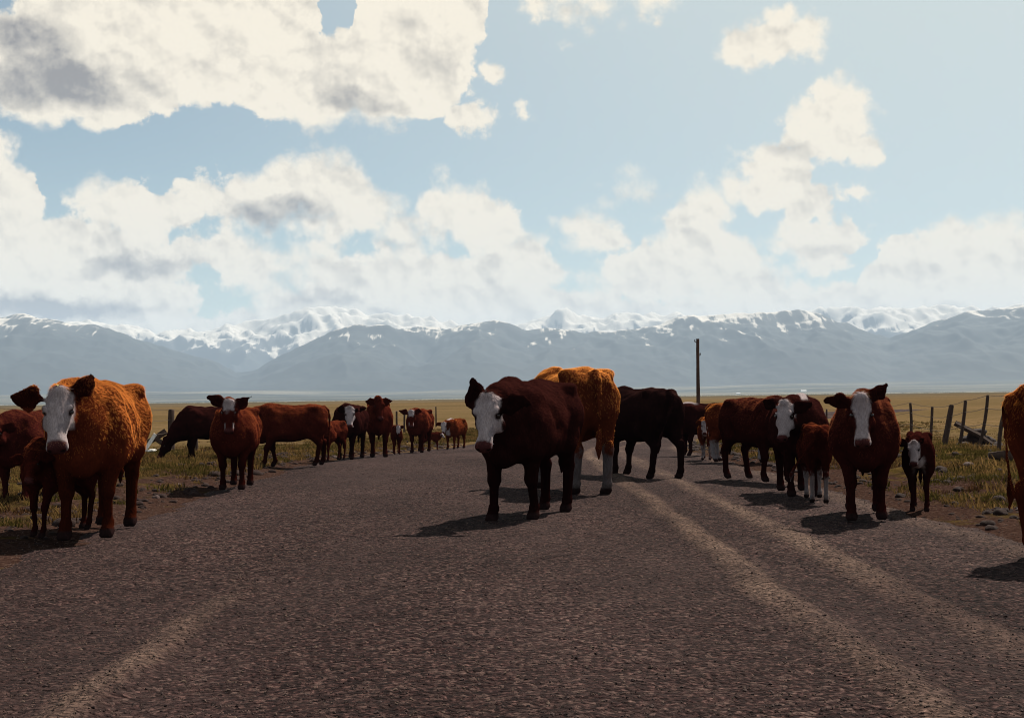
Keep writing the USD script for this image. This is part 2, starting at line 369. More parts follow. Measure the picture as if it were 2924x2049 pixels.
def relief_z(az, r):
    """height of the valley floor and the mountains; az in degrees, r in metres"""
    x, y = r * np.sin(np.radians(az)), r * np.cos(np.radians(az))
    p = np.stack([x, y, 0 * x], -1)
    h1 = crest(FRONT, az) * 12500
    h2 = crest(BACK, az) * 18500
    foot = np.interp(r, [2800, 3400, 6000, 9300], [-9, -8, 6, 70]) + (fbm(p / 900, 3, 71) - .5) * np.interp(r, [3000, 5000, 9000], [2, 16, 50])
    wx = (fbm(p / 1500, 3, 61) - .5) * 900
    t1 = smst(8600, 12500, r + wx * .6) ** 0.9
    d1 = 1 - smst(12500, 15000, r) * .45
    rg = 1 - np.abs(2 * fbm(np.stack([x / 780, y / 2300, 0 * x], -1), 5, 65) - 1)
    rg2 = 1 - np.abs(2 * fbm(p / 520, 4, 68) - 1)
    keep = np.exp(-((r - 12500) / 700) ** 2)
    z1 = h1 * t1 * d1 * (1 - (1 - keep) * .58 * (1 - rg) - (1 - keep * .9) * .16 * (1 - rg2))
    t2 = smst(14200, 18500, r) ** 1.3
    z2 = h2 * t2 * (1 - smst(18500, 21500, r) * .6) * (1 - .30 * (1 - rg2) * (1 - np.exp(-((r - 18500) / 600) ** 2)))
    jag = ((fbm(p / 260, 3, 77) - .5) * 90 + (.5 - np.abs(2 * fbm(p / 620, 3, 79) - 1)) * 130 + (.5 - np.abs(2 * fbm(p / 300, 2, 83) - 1)) * 30) * smst(10500, 12500, r)
    return np.maximum(np.maximum(foot, z1 + jag), np.where(r > 14200, z2 + jag * 1.7, -50))

def sheet(az, rs):
    A, R = np.meshgrid(az, rs)
    z = relief_z(A, R)
    v = np.stack([R * np.sin(np.radians(A)), R * np.cos(np.radians(A)), z], -1).reshape(-1, 3)
    n, m = A.shape
    i, j = np.meshgrid(np.arange(n - 1), np.arange(m - 1), indexing='ij')
    q = np.stack([i * m + j, (i + 1) * m + j, (i + 1) * m + j + 1, i * m + j + 1], -1).reshape(-1, 4)[:, ::-1]
    return v, q

AZS = np.concatenate([np.linspace(-44, -27, 90)[:-1], np.linspace(-27, 27, 850), np.linspace(27, 44, 90)[1:]])

def valley_material():
    g = Graph()
    pos = g.add('geometry') + '.position'
    n = g.noise(g.vm('multiply', pos, (0.00045, 0.0016, 0)), 1.0, 4, 0.6)
    n2 = g.noise(g.vm('multiply', pos, (0.0012, 0.0045, 0)), 1.0, 4, 0.6)
    col = g.ramp(n, [(0.40, (0.020, 0.024, 0.022)), (0.50, (0.05, 0.05, 0.038)), (0.60, (0.10, 0.09, 0.07)), (0.75, (0.15, 0.13, 0.10))])
    col = g.mix(g.mr(n2, 0.54, 0.62, 0.0, 0.8), col, (0.018, 0.022, 0.022))
    return g.build(L + 'valley_fields', surface=principled(g, col, 0.95, specular_ior_level=0.1))

def mountain_material():
    g = Graph()
    ge = g.add('geometry')
    pos = f'{ge}.position'
    sp = g.add('separate_xyz', vector=pos)
    nz = g.add('separate_xyz', vector=f'{ge}.normal')
    r = g.vm('length', pos, out='value')
    n1 = g.noise(g.vm('multiply', pos, (0.0016, 0.0016, 0.0016)), 1.0, 6, 0.6)
    n2 = g.noise(g.vm('multiply', pos, (0.012, 0.0022, 0.0010)), 1.0, 5, 0.65)
    n3 = g.noise(g.vm('multiply', pos, (0.00032, 0.0002, 0.0)), 1.0, 3, 0.5)
    line = g.m('add', g.m('multiply', g.m('subtract', n1, 0.5), 520.0), g.m('multiply', g.m('subtract', n2, 0.5), 1100.0))
    line = g.m('add', line, g.m('multiply', g.m('subtract', n3, 0.5), 700.0))
    h = g.m('subtract', g.m('subtract', f'{sp}.z', 825.0), line)
    h = g.m('add', h, g.mr(r, 13500.0, 15500.0, 0.0, 60.0))
    h = g.m('add', h, g.m('multiply', g.m('subtract', f'{nz}.z', 0.82), 900.0))
    snow = g.mr(h, -50.0, 70.0)
    forest = g.ramp(n1, [(0.3, (0.010, 0.014, 0.017)), (0.7, (0.026, 0.030, 0.030))])
    rock = g.ramp(n2, [(0.3, (0.03, 0.031, 0.034)), (0.7, (0.07, 0.07, 0.07))])
    col = g.mix(g.mr(f'{sp}.z', 520.0, 850.0), forest, rock)
    col = g.mix(snow, col, (0.44, 0.405, 0.36))
    return g.build(L + 'mountain_slopes', surface=principled(g, col, 0.9, specular_ior_level=0.1))

vm_ = put('valley', sheet(AZS[::2], np.geomspace(2850, 9000, 130)), valley_material(), smooth=True)
tag(vm_, 'pale hazy valley floor with faint field bands below the mountains', 'valley', kind='structure')
mt = put('mountains', sheet(AZS, np.concatenate([np.linspace(8950, 15000, 170), np.linspace(15060, 21500, 110)])), mountain_material(), smooth=True)
tag(mt, 'blue hazy mountain range with snow on its crests and gullies', 'mountains', kind='structure')

def haze_box():
    g = Graph()
    v = g.add('principled_volume', {'color': (0.62, 0.78, 1.0), 'density': 4.6e-5, 'anisotropy': 0.0}) + '.volume'
    mat = g.build(L + 'air', volume=v)
    m = trimesh.creation.box(bounds=[[-17500, -3600, -14], [17500, 23500, 1500]])
    tag(put('haze', m, mat), 'thin blue haze filling the air of the valley', 'haze', kind='stuff')
haze_box()


# ------------------------------------------------------------------ fences, pole, far buildings, ground cover
def wood(name, col, sc=30):
    g = Graph()
    p = g.add('texture_coordinate') + '.object'
    n = g.noise(g.vm('multiply', p, (sc, sc, sc * .08)), 1.0, 5, 0.65)
    c = np.array(col)
    return g.build(L + name, surface=principled(g, g.ramp(n, [(0.3, tuple(c * .55)), (0.7, tuple(c * 1.35))]), 0.9, bump(g, n, 0.8, 0.01)))
POSTM, POLEM = wood('weathered_post', (.045, .026, .020)), wood('pole_wood', (.055, .026, .017), 14)
PALE = wood('bleached_board', (.60, .57, .54))
WIRE = plain_mat('rusty_wire', (.06, .04, .03))
STONE = plain_mat('dark_stone', (.022, .012, .011), .9, .4, 9, .02)

def stick(pts, rads, sides=9, seed=0):
    """a rough round timber through the points, closed at both ends"""
    pts = np.array(pts, float); rads = np.array(rads, float)
    rng = np.random.default_rng(seed)
    t = np.gradient(pts, axis=0); t /= np.linalg.norm(t, axis=1, keepdims=True)
    ref = np.array([1.0, 0, 0]) if abs(t[0][0]) < .8 else np.array([0, 1.0, 0])
    a = np.cross(t, ref); a /= np.linalg.norm(a, axis=1, keepdims=True); b = np.cross(t, a)
    an = np.arange(sides) / sides * 2 * PI
    wob = 1 + rng.normal(0, .09, (1, sides)) + rng.normal(0, .04, (len(pts), sides))
    v = pts[:, None] + (rads[:, None] * wob)[..., None] * (np.cos(an)[None, :, None] * a[:, None] + np.sin(an)[None, :, None] * b[:, None])
    v = np.vstack([v.reshape(-1, 3), pts[:1], pts[-1:]])
    n = len(pts)
    f = []
    for i in range(n - 1):
        for j in range(sides):
            k = (j + 1) % sides
            f += [(i * sides + j, i * sides + k, (i + 1) * sides + k), (i * sides + j, (i + 1) * sides + k, (i + 1) * sides + j)]
    for j in range(sides):
        k = (j + 1) % sides
        f += [(n * sides, k, j), (n * sides + 1, (n - 1) * sides + j, (n - 1) * sides + k)]
    m = trimesh.Trimesh(v, f, process=False); m.fix_normals()
    return m

def bent(x, y, top, lean=(0, 0), r=.05, bow=0.0, seed=0):
    z0 = float(ground_z(x, y))
    h = top
    tt = np.array([-.25, 0, .25, .5, .75, .97, 1.0])
    pts = [(x + lean[0] * h * t + bow * math.sin(PI * max(t, 0)), y + lean[1] * h * t, z0 + h * t) for t in tt]
    return stick(pts, [r * 1.05, r * 1.05, r, r, r * .95, r * .9, r * .6], 9, seed), np.array(pts)

def rock(r, seed, flat=.7):
    m = trimesh.creation.icosphere(2, r)
    p = np.array(m.vertices)
    k = 1 + (fbm(p / r * 1.1 + seed * 5.3, 3, seed) - .5) * .9
    p = p * k[:, None] * [1.15, .95, flat]
    m.vertices = p
    return m

def fence(label, posts, wires=(0.45, 0.75, 1.0)):
    root = thing('wire_fence', label, 'fence')
    lines = []
    for i, p in enumerate(posts):
        m, pts = bent(*p, seed=i + len(posts) * 7)
        put('post', m, POSTM, root, smooth=40)
        lines.append(pts)
    for w in wires:
        for a, b in zip(lines[:-1], lines[1:]):
            at = lambda q: np.array([np.interp(w, [0, 1.0], [q[1][k], q[-1][k]]) for k in range(3)])
            A, B = at(a), at(b)
            ts = np.linspace(0, 1, 7)
            sag = .05 * np.linalg.norm(B - A) / 5
            put('wire', stick([A + (B - A) * t - [0, 0, sag * math.sin(PI * t)] for t in ts], [.006] * 7, 4), WIRE, root)
    return root

# right fence: x, y, height, lean, radius, bow
RF = [(13.6, 60.0, 1.15, (.0, 0), .038, 0), (12.85, 52.0, 1.15, (.02, 0), .038, 0), (12.15, 45.5, 1.15, (.02, 0), .038, .02), (11.65, 37.2, 1.14, (.01, 0), .042, .03), (11.30, 34.4, 1.13, (.07, 0), .038, .0), (10.62, 31.3, 1.10, (.21, .02), .07, 0), (10.50, 29.9, 1.12, (.16, 0), .042, .02), (10.20, 27.8, 1.14, (.19, 0), .038, .03), (9.98, 26.1, 1.16, (.22, 0), .042, -.06), (9.75, 21.5, 1.15, (.1, 0), .042, 0), (9.5, 17.2, 1.15, (.038, 0), .042, 0)]
fr = fence('leaning old wooden posts strung with wire beyond the right verge', RF)
def gz1(x, y): return float(ground_z(x, y))
bx, by = 10.55, 30.6
put('brace', stick([(bx + .05, by - .15, gz1(bx, by) + .62), (bx + .55, by - .3, gz1(bx, by) + .34), (bx + 1.0, by - .45, gz1(bx, by) - .02)], [.06, .06, .065], 9, 3), POSTM, fr, smooth=40)
put('rail', stick([(bx - .2, by - .6, gz1(bx, by) + .07), (bx + 1.0, by - .65, gz1(bx, by) + .08), (bx + 2.2, by - .9, gz1(bx, by) + .05)], [.045, .045, .04], 9, 4), POSTM, fr, smooth=40)
pile = thing('rock_pile', 'dark heap of stones weighting the brace of the right fence', 'rock pile', (bx + .55, by - .15, gz1(bx, by)))
rng = np.random.default_rng(8)
for i, (dx, dz) in enumerate([(-.32, .06), (-.05, .07), (.28, .07), (.5, .05), (-.15, .2), (.13, .22), (.33, .18), (.05, .36)]):
    m = rock(.17 + .03 * rng.random(), i + 1); m.apply_translation((dx, rng.normal(0, .08), dz)); put('stone', m, STONE, pile, smooth=50)

LF = [(-12.0, 29.5, 1.2, (0, 0), .06, 0), (-10.15, 37.7, 1.28, (0, 0), .095, 0), (-10.05, 40.3, 1.18, (-.02, 0), .045, 0), (-8.85, 46.5, 1.15, (.02, 0), .05, 0), (-7.95, 51.5, 1.2, (-.06, 0), .05, .02), (-7.2, 57.0, 1.15, (.02, 0), .05, 0), (-5.9, 64.5, 1.2, (0, 0), .05, 0), (-5.75, 67.0, 1.2, (.03, 0), .05, 0), (-4.6, 76.0, 1.2, (0, 0), .05, 0)]
fl_ = fence('thin wire fence with one thick post behind the cattle on the left', LF)
lx, ly = -10.2, 37.5
put('brace', stick([(lx - .05, ly, gz1(lx, ly) + .62), (lx - .35, ly - .1, gz1(lx, ly) + .42), (lx - .85, ly - .2, gz1(lx, ly) + .12)], [.09, .085, .08], 9, 5), POSTM, fl_, smooth=40)
put('brace', stick([(lx + .03, ly - .1, gz1(lx, ly) + .15), (lx - .3, ly - .15, gz1(lx, ly) + .40), (lx - .42, ly - .18, gz1(lx, ly) + .48)], [.07, .07, .07], 9, 6), POSTM, fl_, smooth=40)
b = trimesh.creation.box((.10, .025, .62)); b = b.subdivide(); b.apply_transform(trimesh.transformations.rotation_matrix(math.radians(33), (0, 1, 0)))
b.apply_translation((lx - .42, ly - .42, gz1(lx, ly) + .30))
tag(put('board', b, PALE), 'white weathered board leaning at the foot of the left fence post', 'board')
pile2 = thing('rock_pile', 'small heap of stones at the foot of the thick left fence post', 'rock pile', (lx - .25, ly - .55, gz1(lx, ly)))
for i, (dx, dz) in enumerate([(-.3, .03), (-.05, .04), (.2, .05), (.42, .05), (.3, .17)]):
    m = rock(.11 + .03 * rng.random(), i + 21); m.apply_translation((dx, rng.normal(0, .06), dz)); put('stone', m, STONE if i > 1 else PALE, pile2, smooth=50)

# the dark piece of timber lying on the right verge
lg = thing('log', 'short dark log lying in the grass near the right frame edge', 'log', (8.75, 22.4, gz1(8.75, 22.4)))
put('timber', stick([(-.35, .05, .14), (-.1, 0, .13), (.25, -.02, .12), (.7, .05, .12)], [.05, .10, .11, .10], 11, 9), POSTM, lg, smooth=40)
put('branch_stub', stick([(.1, 0, .16), (.16, -.08, .26), (.2, -.12, .30)], [.05, .035, .02], 7, 10), POSTM, lg, smooth=40)

# utility pole
px_, py_ = 13.15, 90.0
up_ = thing('utility_pole', 'lone bare brown utility pole standing beyond the cattle on the right', 'utility pole', (px_, py_, gz1(px_, py_)))
put('pole', stick([(.06 * t, 0, -.5 + 6.25 * t) for t in np.linspace(0, 1, 8)], np.linspace(.15, .115, 8), 12, 2), POLEM, up_, smooth=40)
for z, s in ((5.5, -1), (4.55, 1)):
    put('peg', stick([(s * .08 + .05, 0, z), (s * .17 + .05, 0, z + .02), (s * .19 + .05, 0, z + .18)], [.03, .03, .045], 7, 3), POLEM, up_, smooth=40)

# far white farm buildings
FW, FRF = plain_mat('white_boards', (.75, .73, .70), .8, .08, 3), plain_mat('pale_roof', (.45, .45, .46), .6, .1, 3)
def farm(x, y, w, d, h, rot, label):
    z = float(relief_z(math.degrees(math.atan2(x, y)), math.hypot(x, y)))
    t = thing('farm_building', label, 'farm building', (x, y, z - .3), rot)
    put('wall', trimesh.creation.box(bounds=[(-w / 2, -d / 2, 0), (w / 2, d / 2, h)]), FW, t)
    e = .6
    v = [(-w / 2 - e, -d / 2 - e, h + .003), (w / 2 + e, -d / 2 - e, h + .003), (w / 2 + e, d / 2 + e, h + .003), (-w / 2 - e, d / 2 + e, h + .003), (-w / 2 - e, 0, h + d * .4), (w / 2 + e, 0, h + d * .4)]
    f = [(0, 1, 5), (0, 5, 4), (2, 3, 4), (2, 4, 5), (0, 4, 3), (1, 2, 5), (0, 3, 2), (0, 2, 1)]
    put('roof', trimesh.Trimesh(v, f, process=False), FRF, t)
farm(math.tan(math.radians(12.93)) * 5200, 5200, 22, 10, 5, 5, 'long white farm building far off in the valley, right of the pole')
farm(math.tan(math.radians(10.1)) * 4600, 4600, 14, 8, 4.5, -8, 'small white farm building far off, nearest to the pole')

# ---- grass, clods and loose stones
def blade_tuft(seed, n=16, hgt=.11, spread=.09):
    r = np.random.default_rng(seed)
    V, F = [], []
    for i in range(n):
        a = r.random() * 2 * PI; d = r.random() ** .5 * spread
        b = np.array([math.cos(a) * d, math.sin(a) * d, -.02])
        o = r.random() * 2 * PI; lean = np.array([math.cos(o), math.sin(o), 0]) * r.uniform(.1, .8)
        hh = hgt * r.uniform(.5, 1.3); w = np.array([-math.sin(o), math.cos(o), 0]) * .006
        m_ = b + lean * hh * .4 + [0, 0, hh * .6]; t = b + lean * hh + [0, 0, hh * .95]
        k = len(V); V += [b - w, b + w, m_ + w * .8, m_ - w * .8, t]
        F += [(k, k + 1, k + 2), (k, k + 2, k + 3), (k + 3, k + 2, k + 4)]
    return trimesh.Trimesh(V, F, process=False)

def leaf_mat(name, c):
    g = Graph()
    rnd = g.add('object_info') + '.random'
    c = np.array(c)
    col = g.ramp(rnd, [(0, tuple(c * .6)), (.5, tuple(c)), (1, tuple(np.minimum(c * 1.5, 1)))])
    d = g.add('diffuse_bsdf', color=col); t = g.add('translucent_bsdf', color=col)
    return g.build(L + name, surface=g.add('mix_closure', fac=.35, closure1=f'{d}.BSDF', closure2=f'{t}.BSDF') + '.closure')

def scatter(name, protos, pos, rot, scl, ids, label, category):
    pi = UsdGeom.PointInstancer.Define(stage, free('/World', name))
    rel = pi.CreatePrototypesRel()
    for nm, mesh, mat, sm in protos:
        path = free(str(pi.GetPath()), nm)
        usdkit.mesh(stage, path, mesh, mat, smooth=sm)
        rel.AddTarget(path)
    pi.CreatePositionsAttr(Vt.Vec3fArray.FromNumpy(pos.astype(np.float32)))
    pi.CreateProtoIndicesAttr(Vt.IntArray.FromNumpy(ids.astype(np.int32)))
    pi.CreateScalesAttr(Vt.Vec3fArray.FromNumpy(scl.astype(np.float32)))
    h = rot / 2
    pi.CreateOrientationsAttr(Vt.QuathArray([Gf.Quath(float(math.cos(a)), 0, 0, float(math.sin(a))) for a in h]))
    tag(pi, label, category, kind='stuff')

rng = np.random.default_rng(77)
GM = [leaf_mat('dry_grass', (.115, .068, .025)), leaf_mat('olive_grass', (.045, .034, .009)), leaf_mat('brown_grass', (.05, .024, .011))]
n = 95000
side = rng.choice([-1, 1], n)
y = 9 + (rng.random(n) ** .75) * 62
off = np.abs(rng.normal(0, 1, n)) * 3.6 + .1
x = road_centre(y) + side * (4.7 + off)
p2 = np.stack([x, y, 0 * x], -1)
den = fbm(p2 * .5, 3, 15) + .25 * smst(0, 2.5, off) + (fbm(p2 * 2.3, 2, 16) - .5) * .5
ok = (den > .52) & (np.abs(np.degrees(np.arctan2(x, y))) < 34)
x, y, off = x[ok], y[ok], off[ok]; n = len(x)
kind = rng.integers(0, 3, n); mt_ = np.clip((fbm(np.stack([x, y, 0 * x], -1) * .9, 2, 19) * 3.4 - .6 + rng.normal(0, .35, n)).astype(int), 0, 2)
mt_ = np.array([1, 0, 2])[mt_]
pos = np.stack([x, y, ground_z(x, y)], -1)
sc = (rng.gamma(5, .17, (n, 1)).clip(.4, 2.3)) * [1, 1, 1]
scatter('grass', [(f'tuft', blade_tuft(60 + i, hgt=(.05, .075, .10)[i]), GM[j], False) for i in range(3) for j in range(3)], pos, rng.random(n) * 2 * PI, sc, kind * 3 + mt_, 'short dry and olive grass tufts on both verges', 'grass')

CL = [plain_mat('earth_clod', (.018, .0075, .006), .95, .4, 12, .02), plain_mat('grey_stone', (.058, .036, .033), .9, .35, 14, .01), plain_mat('tan_stone', (.10, .064, .050), .9, .3, 14, .01), plain_mat('dark_gravel', (.012, .0045, .0045), .9, .4, 14, .01)]
n = 5200
side = rng.choice([-1, 1], n); y = 9 + rng.random(n) ** .8 * 40
x = road_centre(y) + side * (4.4 + np.abs(rng.normal(0, 2.2, n)))
pos = np.stack([x, y, ground_z(x, y) - .006], -1)
s = rng.gamma(2.0, .0145, n).clip(.01, .11)[:, None] * [1, 1, 1]
scatter('clods', [('clod', rock(1.0, 40 + i, .8), CL[0 if i < 3 else 1], True) for i in range(4)], pos, rng.random(n) * 2 * PI, s, rng.choice(4, n, p=[.32, .32, .31, .05]), 'brown earth clods and stones lying on both verges', 'clods')

def pebble(seed):
    r = np.random.default_rng(seed)
    pts = r.normal(0, 1, (11, 3)); pts /= np.linalg.norm(pts, axis=1, keepdims=True)
    return trimesh.convex.convex_hull(pts * r.uniform(.7, 1.1, (11, 1)) * [1.15, .9, .6])
n = 120000
y = 4.2 + 22 * rng.random(n) ** 1.7
x = rng.uniform(-6.4, 6.4, n)
ridge = np.zeros(n)
for c, w, h_, k in RIDGES: ridge = np.maximum(ridge, k * np.exp(-((x - c) / (w * 1.3)) ** 2))
ok = (rng.random(n) < (.55 + .45 * ridge) * (1 - smst(4.2, 6.4, np.abs(x)))) & (np.abs(x / y) < .5)
x, y, ridge = x[ok], y[ok], ridge[ok]; n = len(x)
pos = np.stack([x + road_centre(y), y, np.maximum(road_z(x, y) + dip(y), ground_z(x + road_centre(y), y)) + .002], -1)
s = (rng.gamma(3.2, .0016, n).clip(.003, .014) )[:, None] * [1, 1, 1]
u = rng.random(n)
m3 = np.where(u < .15, 2, np.where(u < .6 - .4 * ridge, 0, 1))
scatter('gravel', [('pebble', pebble(90 + i), CL[(1, 2, 3)[j]], False) for i in range(3) for j in range(3)], pos, rng.random(n) * 2 * PI, s, rng.integers(0, 3, n) * 3 + np.array([0, 1, 2])[m3], 'loose gravel stones scattered over the road', 'gravel')
# ------------------------------------------------------------------ cattle: a smooth implicit body, meshed
def surface_nets(F, origin, h):
    """the zero surface of the sampled field F as vertices and quads"""
    s = F < 0
    nx, ny, nz = F.shape
    cnt = np.zeros((nx - 1, ny - 1, nz - 1), np.int16)
    acc = np.zeros((nx - 1, ny - 1, nz - 1, 3), np.float32)
    corners = [(a, b, c) for a in (0, 1) for b in (0, 1) for c in (0, 1)]
    sl = lambda a, n: slice(a, a + n - 1)
    V = {c: F[sl(c[0], nx), sl(c[1], ny), sl(c[2], nz)] for c in corners}
    S = {c: s[sl(c[0], nx), sl(c[1], ny), sl(c[2], nz)] for c in corners}
    tot = sum(x.astype(np.int8) for x in S.values())
    act = (tot > 0) & (tot < 8)
    idx = np.argwhere(act)
    a0 = np.zeros((len(idx), 3)); c0 = np.zeros(len(idx))
    val = {c: V[c][act] for c in corners}; sg = {c: S[c][act] for c in corners}
    for c in corners:
        for ax in range(3):
            if c[ax] == 0:
                d = list(c); d[ax] = 1; d = tuple(d)
                x = sg[c] != sg[d]
                t = np.where(x, val[c] / np.where(val[c] == val[d], 1, val[c] - val[d]), 0)
                p = np.array(c, float)[None] + 0 * t[:, None]
                p[:, ax] += t
                a0 += p * x[:, None]; c0 += x
    pts = (idx + a0 / c0[:, None]) * h + origin
    num = np.full(act.shape, -1, np.int64); num[act] = np.arange(len(idx))
    quads = []
    for ax in range(3):
        b, c = (ax + 1) % 3, (ax + 2) % 3
        lo = [slice(None)] * 3; hi = [slice(None)] * 3
        lo[ax], hi[ax] = slice(0, -1), slice(1, None)
        x = s[tuple(lo)] != s[tuple(hi)]
        e = np.argwhere(x)
        e = e[(e[:, b] > 0) & (e[:, c] > 0) & (e[:, b] < F.shape[b] - 1) & (e[:, c] < F.shape[c] - 1)]
        flip = s[tuple(lo)][tuple(e.T)]
        def at(db, dc):
            q = e.copy(); q[:, b] -= db; q[:, c] -= dc
            return num[tuple(q.T)]
        Q = np.stack([at(1, 1), at(0, 1), at(0, 0), at(1, 0)], 1)
        Q[~flip] = Q[~flip][:, ::-1]
        quads.append(Q)
    q = np.vstack(quads)
    return pts, q[(q >= 0).all(1)]

class Field:
    def __init__(s, lo, hi, h):
        s.lo, s.h = np.array(lo, float), h
        n = np.ceil((np.array(hi) - s.lo) / h).astype(int) + 1
        s.ax = [s.lo[k] + h * np.arange(n[k]) for k in range(3)]
        s.F = np.full(n, 0.5, np.float32)
    def add(s, fn, lo, hi, k=0.05, sub=False):
        pad = k + 2 * s.h
        i0 = [max(0, int((lo[a] - pad - s.lo[a]) / s.h)) for a in range(3)]
        i1 = [min(s.F.shape[a], int((hi[a] + pad - s.lo[a]) / s.h) + 2) for a in range(3)]
        if any(i1[a] <= i0[a] for a in range(3)): return
        X, Y, Z = np.meshgrid(*[s.ax[a][i0[a]:i1[a]] for a in range(3)], indexing='ij')
        d = fn(X, Y, Z).astype(np.float32)
        sl = tuple(slice(i0[a], i1[a]) for a in range(3))
        o = s.F[sl]
        if sub:
            hh = np.maximum(k - np.abs(o + d), 0) / k
            s.F[sl] = np.maximum(o, -d) + hh * hh * k / 4
        else:
            hh = np.maximum(k - np.abs(o - d), 0) / k
            s.F[sl] = np.minimum(o, d) - hh * hh * k / 4
    def cone(s, a, b, ra, rb, k=0.05, flat=1.0, side=None, sub=False):
        """a rounded cone; flat < 1 squeezes it along the direction side"""
        a, b = np.asarray(a, float), np.asarray(b, float)
        ab = b - a; L2 = ab @ ab + 1e-9
        R = max(ra, rb)
        def fn(X, Y, Z):
            px, py, pz = X - a[0], Y - a[1], Z - a[2]
            t = np.clip((px * ab[0] + py * ab[1] + pz * ab[2]) / L2, 0, 1)
            qx, qy, qz = px - t * ab[0], py - t * ab[1], pz - t * ab[2]
            if side is not None:
                w = qx * side[0] + qy * side[1] + qz * side[2]
                g_ = (1 / flat - 1) * w
                qx, qy, qz = qx + g_ * side[0], qy + g_ * side[1], qz + g_ * side[2]
            d = np.sqrt(qx * qx + qy * qy + qz * qz) - (ra + (rb - ra) * t)
            return d * (flat if side is not None else 1.0) if flat < 1 else d
        s.add(fn, np.minimum(a, b) - R, np.maximum(a, b) + R, k, sub)
    def ball(s, c, r, k=0.05, sub=False):
        c = np.asarray(c, float); r = np.asarray(r, float) * np.ones(3); m = r.min()
        def fn(X, Y, Z):
            x, y, z = (X - c[0]) / r[0], (Y - c[1]) / r[1], (Z - c[2]) / r[2]
            q = np.sqrt(x * x + y * y + z * z)
            return (q - 1) * m * np.where(q > 1, 1.3, 1.0)
        s.add(fn, c - r, c + r, k, sub)
    def loft(s, M, st, k=0.05, power=2.4, taper=0.0):
        """stations (x, z_top, z_bottom, half width[, z of widest]) along the x axis of the frame M (4x4)"""
        st = np.array(st, float)
        xs = np.linspace(st[0, 0], st[-1, 0], 90)
        from scipy.interpolate import PchipInterpolator
        zt, zb, w = (PchipInterpolator(st[:, 0], st[:, c])(xs) for c in (1, 2, 3))
        Mi = np.linalg.inv(M)
        c8 = np.array([[x, y, z, 1] for x in (xs[0], xs[-1]) for y in (-w.max(), w.max()) for z in (zb.min(), zt.max())]) @ M.T
        def fn(X, Y, Z):
            x = Mi[0, 0] * X + Mi[0, 1] * Y + Mi[0, 2] * Z + Mi[0, 3]
            y = Mi[1, 0] * X + Mi[1, 1] * Y + Mi[1, 2] * Z + Mi[1, 3]
            z = Mi[2, 0] * X + Mi[2, 1] * Y + Mi[2, 2] * Z + Mi[2, 3]
            T, B, W = np.interp(x, xs, zt), np.interp(x, xs, zb), np.interp(x, xs, w)
            mid = B + (T - B) * 0.50
            if taper: W = W * (1 - taper * np.clip((z - mid) / (T - B) * 2, 0, 1.1) ** 1.4)
            q = (np.abs(y / W) ** power + np.abs((z - mid) / ((T - B) / 2)) ** power) ** (1 / power)
            d = (q - 1) * np.minimum(W, (T - B) / 2) * 0.9
            out = np.maximum(np.maximum(xs[0] - x, x - xs[-1]), 0)
            return np.where(out > 0, np.sqrt(np.maximum(d, 0) ** 2 + out ** 2), d)
        s.add(fn, c8[:, :3].min(0), c8[:, :3].max(0), k)

def frame(origin, fwd, upish):
    f = np.asarray(fwd, float); f = f / np.linalg.norm(f)
    l = np.cross(upish, f); l /= np.linalg.norm(l)
    u = np.cross(f, l)
    M = np.eye(4); M[:3, 0], M[:3, 1], M[:3, 2], M[:3, 3] = f, l, u, origin
    return M

TORSO = [(-0.865, 1.22, 1.05, .07), (-0.83, 1.30, .90, .15), (-0.76, 1.35, .78, .215), (-0.66, 1.375, .72, .262), (-0.52, 1.39, .665, .295), (-0.36, 1.385, .60, .31), (-0.15, 1.37, .56, .345), (0.05, 1.36, .545, .362),
         (0.24, 1.37, .555, .345), (0.40, 1.395, .565, .305), (0.54, 1.385, .575, .275), (0.66, 1.33, .60, .235), (0.75, 1.24, .66, .185), (0.82, 1.12, .74, .11)]
CALF = [(-0.80, 1.22, 1.06, .06), (-0.76, 1.30, .95, .13), (-0.68, 1.35, .86, .18), (-0.52, 1.375, .82, .20), (-0.3, 1.36, .80, .205), (-0.05, 1.345, .775, .215),
        (0.2, 1.35, .765, .21), (0.38, 1.375, .765, .195), (0.5, 1.365, .78, .18), (0.62, 1.29, .82, .15), (0.70, 1.18, .90, .09)]
HEAD = [(-0.055, .03, -.07, .06), (0.0, .066, -.12, .098), (0.08, .068, -.175, .112), (0.15, .062, -.19, .122), (0.22, .050, -.185, .112), (0.30, .036, -.155, .090), (0.37, .026, -.125, .078), (0.43, .022, -.112, .082), (0.475, .014, -.108, .086), (0.505, -.006, -.095, .070), (0.52, -.03, -.075, .045)]

